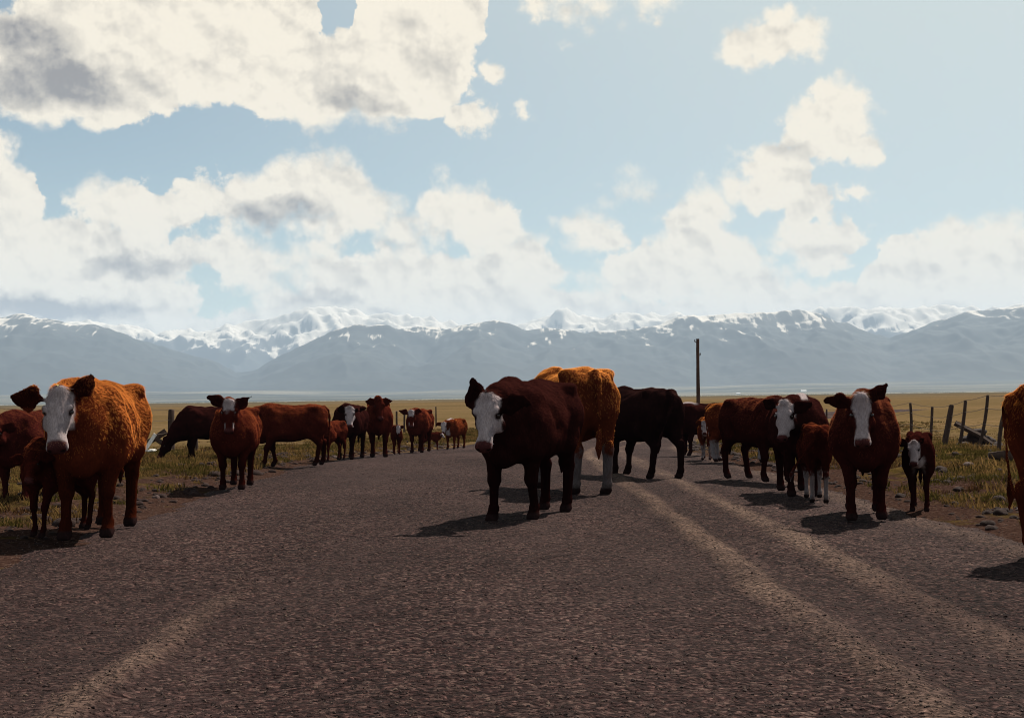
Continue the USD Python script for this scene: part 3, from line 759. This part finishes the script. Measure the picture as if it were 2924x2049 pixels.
def cow_mesh(head_at, head_dir, legs=None, calf=False, seed=0, h=0.02, girth=1.0, ear=(0.0, 0.0), tail=0.0, tback=0.0, roll=0.0, gaunt=0.0):
    """Canonical animal facing +x, 1.39 m at the withers. head_at: the poll; head_dir: from poll to nose. legs: x offsets of the four feet (front left, front right, hind left, hind right).
    Returns vertices, quads, the head's frame and eye places."""
    legs = legs or (0, 0, 0, 0)
    rng = np.random.default_rng(seed)
    T = np.array(CALF if calf else TORSO)
    T[:, 3] *= girth
    P = np.array(head_at, float); D = np.array(head_dir, float); D /= np.linalg.norm(D)
    lo = np.minimum([-1.0, -0.62, -0.04], P - 0.62); hi = np.maximum([1.0, 0.62, 1.55], P + 0.62)
    lo[2] = -0.04
    f = Field(lo, hi, h)
    f.loft(np.eye(4), T, 0.05, 2.3, .20)
    f.cone((.40, 0, T[:, 1].max() - .035), (-.55, 0, T[:, 1].max() - .045), .03, .028, .05)
    f.ball((.42, 0, T[:, 1].max() - .02), (.16, .045, .045), .06)
    hw = 0.72 if calf else 1.0
    # hip bones, shoulder blades, haunches
    for s in (-1, 1):
        f.ball((-0.53, s * 0.235 * hw * girth, 1.315), (.09, .065, .055), .09)
        f.ball((-0.31, s * 0.465 * hw * girth, 1.17), (.15, .16, .13), .10, sub=True)
        f.ball((0.20, s * 0.50 * hw * girth, 1.00), (.13, .18, .25), .10, sub=True)
        f.ball((-0.37, s * 0.45 * hw * girth, .80), (.10, .16, .16), .09, sub=True)
        f.ball((-0.80, s * 0.13 * hw, 1.20), (.06, .055, .07), .07)
        f.ball((-0.60, s * 0.19 * hw, 1.02), (.235, .125 * hw, .29), .09)
        f.ball((0.42, s * 0.225 * hw, 1.02), (.17, .10 * hw, .30), .08)
        f.ball((0.30, s * 0.25 * hw * girth, .85), (.22, .11, .2), .10)
    hs = 0.80 if calf else 1.0
    # neck
    n0 = np.array([0.50, 0, 1.12]); n1 = np.array([0.62, 0, 0.98])
    pk = P - D * 0.02 * hs
    Mh = frame(P, D, np.array([0, 0, 1.0]) if abs(D[2]) < 0.97 else np.array([1.0, 0, 0]))
    if roll:
        c_, s_ = math.cos(roll), math.sin(roll)
        R4 = np.eye(4); R4[1:3, 1:3] = [[c_, -s_], [s_, c_]]
        Mh = Mh @ R4
    lat = Mh[:3, 1]; dorsal = Mh[:3, 2]
    jaw = P + D * 0.10 * hs - dorsal * 0.11 * hs
    mid = (n0 + pk) / 2 + [0, 0, 0.03]
    side = np.cross(pk - n0, [0, 0, 1.0]); side /= np.linalg.norm(side)
    cw = 0.75 if calf else 1.0
    f.cone(n0, mid, .25 * cw, .165 * cw, .10, .72, side)
    f.cone(mid, pk - dorsal * .05, .165 * cw, .105 * cw, .08, .85, side)
    f.cone(n1, (n1 + jaw) / 2, .21 * cw, .13 * cw, .10, .62, side)
    f.cone((n1 + jaw) / 2, jaw, .125 * cw, .085 * cw, .08, .8, side)
    # brisket and dewlap
    if not calf:
        f.ball((0.66, 0, .70), (.15, .10, .15), .12)
        f.cone((0.70, 0, .72), (n1 + jaw) / 2 - [0, 0, .08], .075, .05, .08, .5, side)
    # head
    H = np.array(HEAD); H[:, :3] *= hs; H[:, 3] *= hs
    f.loft(Mh, H, 0.03, 2.2)
    hp = lambda x, y, z: (Mh @ np.array([x * hs, y * hs, z * hs, 1.0]))[:3]
    f.ball(hp(-0.02, 0, .055), .055 * hs, .05)                            # poll
    for s in (-1, 1):
        f.ball(hp(.135, s * .105, .022), .036 * hs, .035)                # brow
        f.ball(hp(.165, s * .122, .002), .02 * hs, .02, sub=True)        # eye hollow
        f.ball(hp(.20, s * .085, -.14), .06 * hs, .06)                   # cheek
        f.ball(hp(.485, s * .045, -.012), .030 * hs, .025)               # nostril wing
        f.ball(hp(.512, s * .052, -.024), .014 * hs, .012, sub=True)
    f.cone(hp(.40, -.055, -.125), hp(.40, .055, -.125), .022 * hs, .022 * hs, .03)   # lips
    # ears
    ears = []
    for s in (-1, 1):
        e0 = hp(.035, s * .095, -.005)
        out = lat * s * 0.93 + D * (0.10 + ear[0 if s < 0 else 1]) + np.array([0, 0, 1.0]) * (0.02 - 0.5 * ear[0 if s < 0 else 1]) - D * 0.12
        out /= np.linalg.norm(out)
        nrm = dorsal * 0.95 + D * 0.25; nrm -= out * (nrm @ out); nrm /= np.linalg.norm(nrm)
        es = hs * 1.18
        m1, m2 = e0 + out * .11 * es, e0 + out * .225 * es
        wd = np.cross(out, nrm)
        f.cone(e0, m1, .040 * es, .074 * es, .03, .30, nrm)
        f.cone(m1, m2, .076 * es, .028 * es, .02, .30, nrm)
        f.ball(m1 + nrm * .046 * es, np.array([.04, .04, .04]) * es, .012, sub=True)
        ears.append((e0, out, nrm))
    # legs
    fl, hl = (1.12 if calf else 1.0), (1.05 if calf else 1.0)
    lw = 0.84 if calf else 1.12
    for i, (s, dx) in enumerate(((1, legs[0]), (-1, legs[1]))):
        y0, y1 = s * .205 * hw, s * .165 * hw
        sh, el = (0.44, y0, .98), (0.40 + dx * .12, y0 * .98, .74)
        kn, ft = (0.46 + dx * .62, y1, .40 + .01), (0.45 + dx, y1, .125)
        f.cone(sh, el, .135 * lw, .105 * lw, .08)
        f.cone(el, kn, .095 * lw, .056 * lw, .05)
        f.ball(kn, np.array([.062, .060, .075]) * lw, .03)
        f.cone(kn, ft, .045 * lw, .037 * lw, .02)
        f.ball((ft[0], ft[1], ft[2]), .047 * lw, .02)
        f.cone(ft, (ft[0] + .045, ft[1], .045), .044 * lw, .052 * lw, .02)
        for q in (-1, 1):
            f.cone((ft[0] + .035, ft[1] + q * .028 * lw, .05), (ft[0] + .075, ft[1] + q * .027 * lw, .018), .034 * lw, .028 * lw, .008)
    for i, (s, dx) in enumerate(((1, legs[2]), (-1, legs[3]))):
        y0, y1 = s * .17 * hw, s * .155 * hw
        hip, stf = (-0.60, y0, 1.02), (-0.44 + dx * .35, s * .20 * hw, .76)
        hk, ft = (-0.73 + dx * .78, y1, .50), (-0.685 + dx, y1, .125)
        f.cone(hip, stf, .17 * lw, .125 * lw, .08)
        f.cone((-0.68, y0 * .9, .92), (-0.66 + dx * .5, y1, .66), .135 * lw, .085 * lw, .08)
        f.cone(stf, hk, .10 * lw, .058 * lw, .05)
        f.cone((hk[0] - .035, hk[1], hk[2] + .06), (hk[0], hk[1], hk[2] - .03), .032 * lw, .05 * lw, .03)
        f.cone(hk, ft, .054 * lw, .042 * lw, .02)
        f.ball(ft, .048 * lw, .02)
        f.cone(ft, (ft[0] + .045, ft[1], .045), .044 * lw, .052 * lw, .02)
        for q in (-1, 1):
            f.cone((ft[0] + .035, ft[1] + q * .028 * lw, .05), (ft[0] + .075, ft[1] + q * .027 * lw, .018), .034 * lw, .028 * lw, .008)
    # tail
    tb = T[0, 0]
    pts = [(tb + .06, 0, 1.325), (tb - .03, tail * .1, 1.26), (tb - .055, tail * .3, 1.08), (tb - .05, tail * .7, .85), (tb - .03, tail * 1.0, .66), (tb - .02, tail * 1.15, .52), (tb - .02, tail * 1.2, .40)]
    pts = [(p_[0] - tback * k_, p_[1], p_[2]) for p_, k_ in zip(pts, (0, .4, .9, 1, 1, 1.1, 1.3))]
    rad = [.05, .036, .027, .022, .022, .036, .014]
    if h > 0.022: rad = [max(r, .024) for r in rad]
    for a, b, ra, rb in zip(pts[:-1], pts[1:], rad[:-1], rad[1:]): f.cone(a, b, ra, rb, .02)
    # hide: folds and lumps
    X, Y, Z = np.meshgrid(*f.ax, indexing='ij')
    near = np.abs(f.F) < 0.08
    p = np.stack([X[near], Y[near], Z[near]], -1)
    am = smst(.45, .75, p[:, 2])
    dq = (fbm(p * [5, 5, 4] + seed * 3.1, 3, seed) - .5) * .050 + (noise(p * [13, 13, 9] + seed, seed + 5) - .5) * .014
    ribs = gaunt * .006 * np.sin(p[:, 0] * 62) * smst(-.35, -.1, p[:, 0]) * smst(.3, .1, p[:, 0]) * smst(.7, .9, p[:, 2])
    f.F[near] -= (dq * am + ribs).astype(np.float32)
    v, q = surface_nets(f.F, f.lo, h)
    eyes = [(hp(.165, s * .108, .004), lat * s) for s in (-1, 1)]
    segs = [(e0, e0 + o * .225 * hs * 1.18, .085 * hs) for e0, o, _ in ears]
    return v, q, Mh, hs, eyes, segs

def smooth_normals(v, q):
    f = np.vstack([q[:, [0, 1, 2]], q[:, [0, 2, 3]]])
    return f

# ------------------------------------------------------------------ coats
GOLD, RED, DRED, DARK, BLACK, WHITE, PINK, HORN = [np.array(c) for c in ((0.058, 0.0110, 0.0046), (0.036, 0.0062, 0.0042), (0.022, 0.0042, 0.0036), (0.014, 0.0035, 0.0032), (0.0075, 0.0028, 0.0028), (0.25, 0.205, 0.21), (0.050, 0.016, 0.016), (0.016, 0.008, 0.008))]

def coat(v, Mh, hs, base, segs, face='white', muzzle=PINK, socks=None, belly=None, crest=False, chest=False, seed=0, ear_dark=None, leg_shade=0.0, back=None, patch=0.0, blotch=None):
    p = v
    n = fbm(p * 6 + seed, 3, seed)
    n2 = noise(p * [40, 40, 16], seed + 3)
    c = base[None] * (0.72 + 0.56 * n[:, None]) * (0.82 + 0.36 * n2[:, None])
    def blend(c, m, col, j=0.12):
        m = np.clip(m, 0, 1)[:, None]
        return c * (1 - m) + m * np.asarray(col)[None] * (1 - j / 2 + j * n2[:, None])
    if leg_shade: c = blend(c, leg_shade * smst(.75, .35, p[:, 2]), base * 0.35)  # shade painted into the coat: lower body and legs darkened
    if back is not None: c = blend(c, smst(1.27, 1.36, p[:, 2] + (n - .5) * .15) * smst(.55, .35, np.abs(p[:, 0])), back)
    ph = (np.c_[p, np.ones(len(p))] @ np.linalg.inv(Mh).T)[:, :3] / hs
    x, y, z = ph.T
    wob = (fbm(p * 14 + seed, 2, seed + 9) - .5) * .05
    wob = wob + (noise(p * 55, seed + 31) - .5) * .022
    inhead = smst(-.09, -.06, x) * smst(.62, .58, x) * (np.abs(y) < .20) * (z > -.225) * (z < .16)
    if blotch is not None:
        c = blend(c, smst(.54, .58, fbm(p * 2.1 + seed * 1.7, 2, seed + 2)) , blotch)
    if belly is not None: c = blend(c, smst(.66, .58, p[:, 2] + wob) * smst(.42, .5, p[:, 2]), belly)
    if socks is not None: c = blend(c, smst(.54, .40, p[:, 2] + wob * 5) * smst(.30, .5, n + .12) * (np.abs(p[:, 1]) > .075), socks, .4)
    if chest: c = blend(c, smst(.45, .6, p[:, 0]) * smst(.13, .07, np.abs(p[:, 1]) + wob) * smst(1.02, .9, p[:, 2]) * smst(.6, .7, p[:, 2]) * (1 - inhead), WHITE)
    if crest: c = blend(c, smst(1.33, 1.37, p[:, 2]) * smst(.1, .3, p[:, 0]) * smst(.07, .04, np.abs(p[:, 1])) * (1 - inhead), WHITE)
    if face:
        if face == 'white':
            m = smst(-.05, -.02, x + wob) * smst(.135, .115, np.abs(y) + wob * .3) * smst(-.19, -.15, z + wob)
        elif face == 'blaze':                                    # white forehead, narrow strip, white muzzle; dark round the eyes
            w = np.interp(x, [-.06, .0, .08, .16, .22, .30, .38, .44, .52], [.05, .085, .105, .085, .062, .058, .072, .095, .1])
            m = smst(w + .012, w - .008, np.abs(y) + wob * .4) * smst(-.10, -.05, z + .1 * (x > .33))
        elif face == 'forehead':
            m = smst(.19, .13, x + wob * 2) * smst(-.07, -.04, x) * smst(.10, .075, np.abs(y) + wob) * smst(-.03, .0, z)
            m = np.maximum(m, smst(.33, .36, x) * smst(.05, .07, np.abs(y)) * smst(.47, .44, x) * .7 * smst(-.14, -.11, z) * smst(.10, .09, np.abs(y)))
        elif face == 'star':
            m = smst(.06, .03, np.hypot(x - .1, y) + wob) * smst(0, .02, z)
        c = blend(c, m * inhead, WHITE)
        if face == 'white':
            for s in (-1, 1):
                c = blend(c, smst(.036, .026, np.hypot(np.hypot((x - .165) * .8, y - s * .112), z)) * inhead, PINK * .5)
        if face == 'white' and patch:
            for s in (-1, 1):
                c = blend(c, smst(.052, .036, np.hypot(np.hypot(x - .165, y - s * .115), z)) * inhead * patch, base * .5)
    mz = smst(.425, .455, x + wob * .6 - .25 * np.maximum(-z - .03, 0)) * smst(.6, .56, x) * smst(.085, .078, np.abs(y) + wob * .3) * smst(-.10, -.085, z)
    c = blend(c, mz * inhead, muzzle)
    er = np.zeros(len(p))
    for e0, e1, rr in segs:
        ab = e1 - e0; t = np.clip(((p - e0) @ ab) / (ab @ ab), 0, 1)
        er = np.maximum(er, smst(rr * 1.25, rr * 1.0, np.linalg.norm(p - e0 - t[:, None] * ab, axis=1)) * smst(.06, .2, t))
    c = blend(c, er, ear_dark if ear_dark is not None else base * .55)
    for s in (-1, 1):
        c = blend(c, smst(.024, .015, np.hypot(np.hypot(x - .512, (y - s * .052)), z + .024)) * inhead, HORN * .4)
    hoof = smst(.085, .065, p[:, 2])
    c = blend(c, hoof, HORN)
    return c

def coat_material():
    g = Graph()
    a = g.add('attribute', {'attribute': 'coat'}) + '.color'
    p = g.add('texture_coordinate') + '.object'
    n = g.noise(g.vm('multiply', p, (90, 90, 34)), 1.0, 4, 0.6)
    col = g.mix(1.0, a, g.ramp(n, [(0.3, (.72, .70, .68)), (0.7, (1.25, 1.25, 1.25))]), 'multiply')
    return g.build(L + 'hide', surface=principled(g, col, 1.0, bump(g, n, 0.5, 0.012), specular_ior_level=0.0))

def hair_material():
    g = Graph()
    a = g.add('attribute', {'attribute': 'coat'}) + '.color'
    d = g.add('diffuse_bsdf', color=g.mix(1.0, a, (2.0, 2.0, 2.0), 'multiply'))
    t = g.add('translucent_bsdf', color=g.mix(1.0, a, (4.6, 4.6, 4.6), 'multiply'))  # hair colour raised above the hide, sunlight put into the coat
    mx = g.add('mix_closure', fac=0.5, closure1=f'{d}.BSDF', closure2=f'{t}.BSDF')
    return g.build(L + 'fur', surface=f'{mx}.closure')

def eye_material():
    g = Graph()
    return g.build(L + 'eye', surface=principled(g, (0.012, 0.007, 0.006), 0.12, specular_ior_level=0.5))

HIDE, FUR, EYEM = coat_material(), hair_material(), eye_material()

def fur(parent, v, q, c, n, seed, Mh, base, length=0.020, width=0.0022):
    """short hairs combed back and down, mostly on upward surfaces, the hide colour brightened to paint sunlit tops"""
    rng = np.random.default_rng(seed)
    tri = np.vstack([q[:, [0, 1, 2]], q[:, [0, 2, 3]]])
    a, b, d = v[tri[:, 0]], v[tri[:, 1]], v[tri[:, 2]]
    nr = np.cross(b - a, d - a); ar = np.linalg.norm(nr, axis=1); nr /= ar[:, None] + 1e-12
    w = ar * np.where(((a + b + d) / 3)[:, 2] < .35, .4, 1.0) * (.002 + np.clip(nr[:, 2] * .85 + .24, 0, 1) ** 1.4) * smst(.45, .75, ((a + b + d) / 3)[:, 2])  # hairs gather on upward surfaces, where the painted sunlight belongs
    k = rng.choice(len(tri), n, p=w / w.sum())
    u, t = rng.random(n), rng.random(n)
    fl = u + t > 1; u[fl], t[fl] = 1 - u[fl], 1 - t[fl]
    P = a[k] + (b[k] - a[k]) * u[:, None] + (d[k] - a[k]) * t[:, None]
    N = nr[k]
    comb = np.array([-0.55, 0, -0.75])[None] + rng.normal(0, .28, (n, 3))
    comb -= N * (comb * N).sum(1)[:, None]
    ln = length * rng.uniform(.5, 1.3, n)[:, None] * np.where(P[:, 2] > 1.2, 1.3, 1.0)[:, None]
    ph = (np.c_[P, np.ones(n)] @ np.linalg.inv(Mh).T)[:, :3]
    onhead = (ph[:, 0] > -.02) & (ph[:, 0] < .6) & (np.abs(ph[:, 1]) < .4) & (np.abs(ph[:, 2]) < .26)
    poll = (ph[:, 0] > -.10) & (ph[:, 0] < .045) & (np.abs(ph[:, 1]) < .085) & (ph[:, 2] > .02)
    ln = ln * np.where(poll, 2.0, np.where(onhead, .35, 1.0))[:, None] * np.interp(P[:, 2], [.1, .5, .8], [.35, .6, 1.0])[:, None]
    p1 = P + (N * .42 + comb * .9) * ln * .55
    p2 = P + (N * .50 + comb * 1.75) * ln
    pts = np.stack([P - N * .004, p1, p2], 1).reshape(-1, 3)
    path = free(parent, 'fur')
    bc = UsdGeom.BasisCurves.Define(stage, path)
    bc.CreateTypeAttr('linear'); tag(bc, kind='stuff')
    bc.CreatePointsAttr(Vt.Vec3fArray.FromNumpy(pts.astype(np.float32)))
    bc.CreateCurveVertexCountsAttr(Vt.IntArray.FromNumpy(np.full(n, 3, np.int32)))
    bc.CreateWidthsAttr(Vt.FloatArray.FromNumpy(np.tile(np.array([width, width * .8, width * .25], np.float32), n)))
    bc.SetWidthsInterpolation('vertex')
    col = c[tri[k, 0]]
    tint = np.array([3.0, 5.6, 3.0]) if base.max() > .05 else np.array([2.1, 3.1, 1.7]) if base.max() > .018 else np.array([1.15, 1.3, 1.1])  # brightens the hide colour so the tops look sunlit
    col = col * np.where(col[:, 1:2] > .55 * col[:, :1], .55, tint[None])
    UsdGeom.PrimvarsAPI(bc).CreatePrimvar('coat', Sdf.ValueTypeNames.Color3fArray, 'uniform').Set(Vt.Vec3fArray.FromNumpy(np.clip(col, 0, 1).astype(np.float32)))
    UsdShade.MaterialBindingAPI.Apply(bc.GetPrim()).Bind(FUR)

def animal(name, label, group, x, y, heading, height, head=None, nose=None, base=RED, hairs=4000, h=0.02, seed=1, coatargs=None, turn=None, **kw):
    """heading: degrees, 0 = +x, -90 = towards the camera. height: at the withers, in metres. head: the poll in canonical units; nose: the way the face points, given as (yaw in the world, degrees below level)."""
    calf = kw.get('calf', False)
    sc = height / 1.39
    yaw = math.radians(nose[0] - heading); pit = math.radians(nose[1])
    D = (math.cos(yaw) * math.cos(pit), math.sin(yaw) * math.cos(pit), -math.sin(pit))
    v, q, Mh, hs, eyes, segs = cow_mesh(head, D, seed=seed, h=h, **kw)
    z = float(dip(y))
    if abs(x - float(road_centre(y))) > 4.6: z = float(ground_z(x, y)) - 0.01
    root = thing(name, label, 'calf' if calf else 'cow', (x, y, z - 0.008), heading, sc, group)
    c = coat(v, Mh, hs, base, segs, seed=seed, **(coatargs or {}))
    put('body', (v, q), HIDE, root, smooth=True, coat=c)
    ei = trimesh.creation.icosphere(1, 0.021 * hs)
    for e, s in eyes:
        m = ei.copy(); m.apply_translation(e); put('eye', m, EYEM, root, smooth=True)
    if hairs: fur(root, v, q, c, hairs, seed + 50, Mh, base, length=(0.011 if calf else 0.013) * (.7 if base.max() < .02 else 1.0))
    return root
# ------------------------------------------------------------------ the herd
HERD = 'cattle of the herd driven along the gravel road'
CALVES = 'calves walking with the herd'
def cow(label, *a, **k): return animal('cow', label, HERD, *a, **k)
def calf(label, *a, **k): return animal('calf', label, CALVES, *a, calf=True, **k)

cow('large golden cow with grey-white face on the left road edge, sun on its back', -4.06, 12.45, -85, 1.46, head=(.93, -.12, 1.27), nose=(-76, 63), base=GOLD, hairs=24000, h=.018, seed=11,
    ear=(-.05, -.75), legs=(-.06, .10, .05, -.16), girth=.98, gaunt=1.0, coatargs=dict(face='white', ear_dark=RED * .4, leg_shade=.855))
calf('red calf cut by the left frame edge in front of the golden cow', -4.42, 12.35, -105, .93, head=(.78, .12, 1.16), nose=(-84, 58), base=RED, hairs=7000, h=.02, seed=12, legs=(.08, -.06, .1, -.1), coatargs=dict(face=None, leg_shade=.8))
cow('dark red cow half hidden at the left frame edge behind a calf', -6.15, 16.2, -100, 1.14, head=(.95, 0, 1.2), nose=(-95, 55), base=DRED * 1.2, hairs=7000, h=.024, seed=13, coatargs=dict(face=None))
cow('dark cow grazing with lowered head behind the red cow by the left fence', -6.62, 27.6, -152, 1.15, head=(1.10, .02, .56), nose=(-150, 62), base=DARK, hairs=7000, h=.024, seed=14, ear=(.1, -.2), coatargs=dict(face=None, leg_shade=.5))
cow('red cow with white forehead facing the camera at the left road edge', -4.07, 18.65, -86, 1.17, head=(.90, 0.02, 1.46), nose=(-79, 70), base=RED, hairs=14000, h=.02, seed=15, ear=(-.35, -.35), legs=(.05, -.03, .05, -.08), girth=1.12, coatargs=dict(face='forehead', leg_shade=.85, ear_dark=DRED * .6))
cow('red cow standing side-on on the left verge with turned head', -4.35, 24.75, -160, 1.18, head=(.98, -.14, 1.16), nose=(-118, 45), base=RED, hairs=11000, h=.022, seed=16, legs=(.16, -.14, .1, -.12), coatargs=dict(face='star', leg_shade=.85))
cow('dark-backed cow with white face standing behind a small red calf', -3.72, 29.0, -97, 1.22, head=(.95, .24, 1.30), nose=(-86, 66), base=DARK, hairs=7000, h=.024, seed=17, coatargs=dict(face='white', leg_shade=.5))
calf('red calf with pale muzzle on the left verge before the dark white-faced cow', -3.93, 27.5, -112, .86, head=(.80, -.12, 1.27), nose=(-108, 48), base=RED * 1.15, hairs=6000, h=.024, seed=18, coatargs=dict(face='forehead', leg_shade=.4))
cow('tall red cow with raised head, right of the dark white-faced cow', -3.28, 31.0, -84, 1.32, head=(.82, .0, 1.44), nose=(-58, 72), base=RED * 1.1, hairs=7000, h=.024, seed=19, legs=(.1, -.1, 0, 0), coatargs=dict(face=None, leg_shade=.8))
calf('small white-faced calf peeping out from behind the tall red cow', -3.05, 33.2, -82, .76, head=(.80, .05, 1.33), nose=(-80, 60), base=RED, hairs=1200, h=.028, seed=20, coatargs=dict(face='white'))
cow('far red cow with white forehead facing the camera on the left', -2.66, 36.3, -98, 1.22, head=(.92, -.08, 1.30), nose=(-86, 66), base=RED * 1.15, hairs=6000, h=.026, seed=21, ear=(-.2, -.2), coatargs=dict(face='forehead', leg_shade=.8))
calf('tiny pale-headed calf standing side-on on the left verge', -2.55, 39.6, -8, .56, head=(.82, 0, 1.25), nose=(-20, 45), base=RED * 1.2, hairs=800, h=.03, seed=22, coatargs=dict(face='white'))
cow('farthest red and white cow by the left road edge', -1.92, 42.0, -112, .98, head=(.95, -.12, 1.2), nose=(-100, 60), base=GOLD, hairs=1500, h=.028, seed=23, coatargs=dict(face='white', crest=True, chest=True))

cow('dark brown white-faced cow walking in the middle of the road', .17, 13.42, -114, 1.43, head=(1.06, .05, 1.20), nose=(-106, 62), base=DARK, hairs=18000, h=.018, seed=24, ear=(-1.5, .05), legs=(-.18, .08, .04, -.10), girth=1.05, coatargs=dict(face='white', patch=1.0, leg_shade=.5, crest=False))
cow('big golden cow behind the dark cow, rump to the camera, pale legs', .76, 17.0, 108, 1.62, head=(.98, 0, 1.2), nose=(115, 50), base=GOLD * np.array([1.1, 1.25, 1.3]), hairs=18000, h=.02, seed=25, legs=(.1, -.1, .1, -.05), girth=1.08, coatargs=dict(face='white', socks=WHITE * .3))
cow('blackish cow turned away on the road right of the golden rump', 1.98, 19.85, 120, 1.37, head=(1.02, .05, 1.05), nose=(120, 55), base=BLACK * 1.35, hairs=9000, h=.02, seed=26, legs=(.0, .1, .16, -.16), tail=.25, girth=1.05, coatargs=dict(face=None))

cow('dark cow with black and white face behind the blackish cow', 4.18, 27.9, -163, 1.13, head=(1.02, .02, 1.24), nose=(-150, 55), base=DARK, hairs=7000, h=.024, seed=27, coatargs=dict(face='blaze', crest=True))
calf('golden calf with white face and white legs on the right side of the road', 3.84, 25.2, -101, .83, head=(.76, -.03, 1.24), nose=(-97, 66), base=GOLD, hairs=6000, h=.024, seed=28, coatargs=dict(face='white', socks=WHITE * .5, chest=True))
cow('golden cow with pale leg, half hidden behind the right white-faced cow', 4.35, 24.0, -28, 1.10, head=(.98, 0, 1.15), nose=(-40, 50), base=GOLD * .95, hairs=5000, h=.022, seed=29, coatargs=dict(face='white', socks=WHITE * .6))
cow('dark red cow behind the right white-faced cow, head hidden', 3.62, 18.7, -66, 1.20, head=(.98, .1, 1.12), nose=(-60, 55), base=DRED, hairs=7000, h=.022, seed=30, legs=(.1, -.1, .1, -.1), coatargs=dict(face='white', leg_shade=.5))
cow('dark brown cow with white face turned left on the right side of the road', 3.60, 16.1, -94, 1.22, head=(.98, -.30, 1.27), nose=(-117, 62), base=DARK * 1.15, hairs=11000, h=.02, seed=31, ear=(-.3, -.1), girth=1.1, coatargs=dict(face='white', patch=1.0, leg_shade=.4, crest=True))
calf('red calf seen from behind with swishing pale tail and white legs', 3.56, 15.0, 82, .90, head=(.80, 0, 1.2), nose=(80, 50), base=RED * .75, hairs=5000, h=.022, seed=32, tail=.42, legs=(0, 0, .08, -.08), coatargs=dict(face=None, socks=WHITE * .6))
cow('dark red cow with broad white blaze walking straight at the camera on the right', 3.62, 13.1, -104, 1.23, head=(.95, -.04, 1.33), nose=(-105, 69), base=DRED * 1.15, hairs=18000, h=.018, seed=33, ear=(-.02, -.7), legs=(-.08, .1, .04, -.1), girth=1.08, coatargs=dict(face='blaze', leg_shade=.4))
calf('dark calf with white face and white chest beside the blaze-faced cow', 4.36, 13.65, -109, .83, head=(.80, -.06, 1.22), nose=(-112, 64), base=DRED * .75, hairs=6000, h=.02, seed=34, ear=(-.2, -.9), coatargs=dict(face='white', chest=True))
cow('golden cow cut by the right frame edge, only rump, tail and hind leg in view', 4.60, 9.62, 9, 1.33, head=(1.0, 0, 1.25), nose=(10, 50), base=GOLD, hairs=24000, h=.018, seed=35, tail=-.05, tback=.09, legs=(0, 0, -.02, .02), coatargs=dict(face='white', leg_shade=.5))
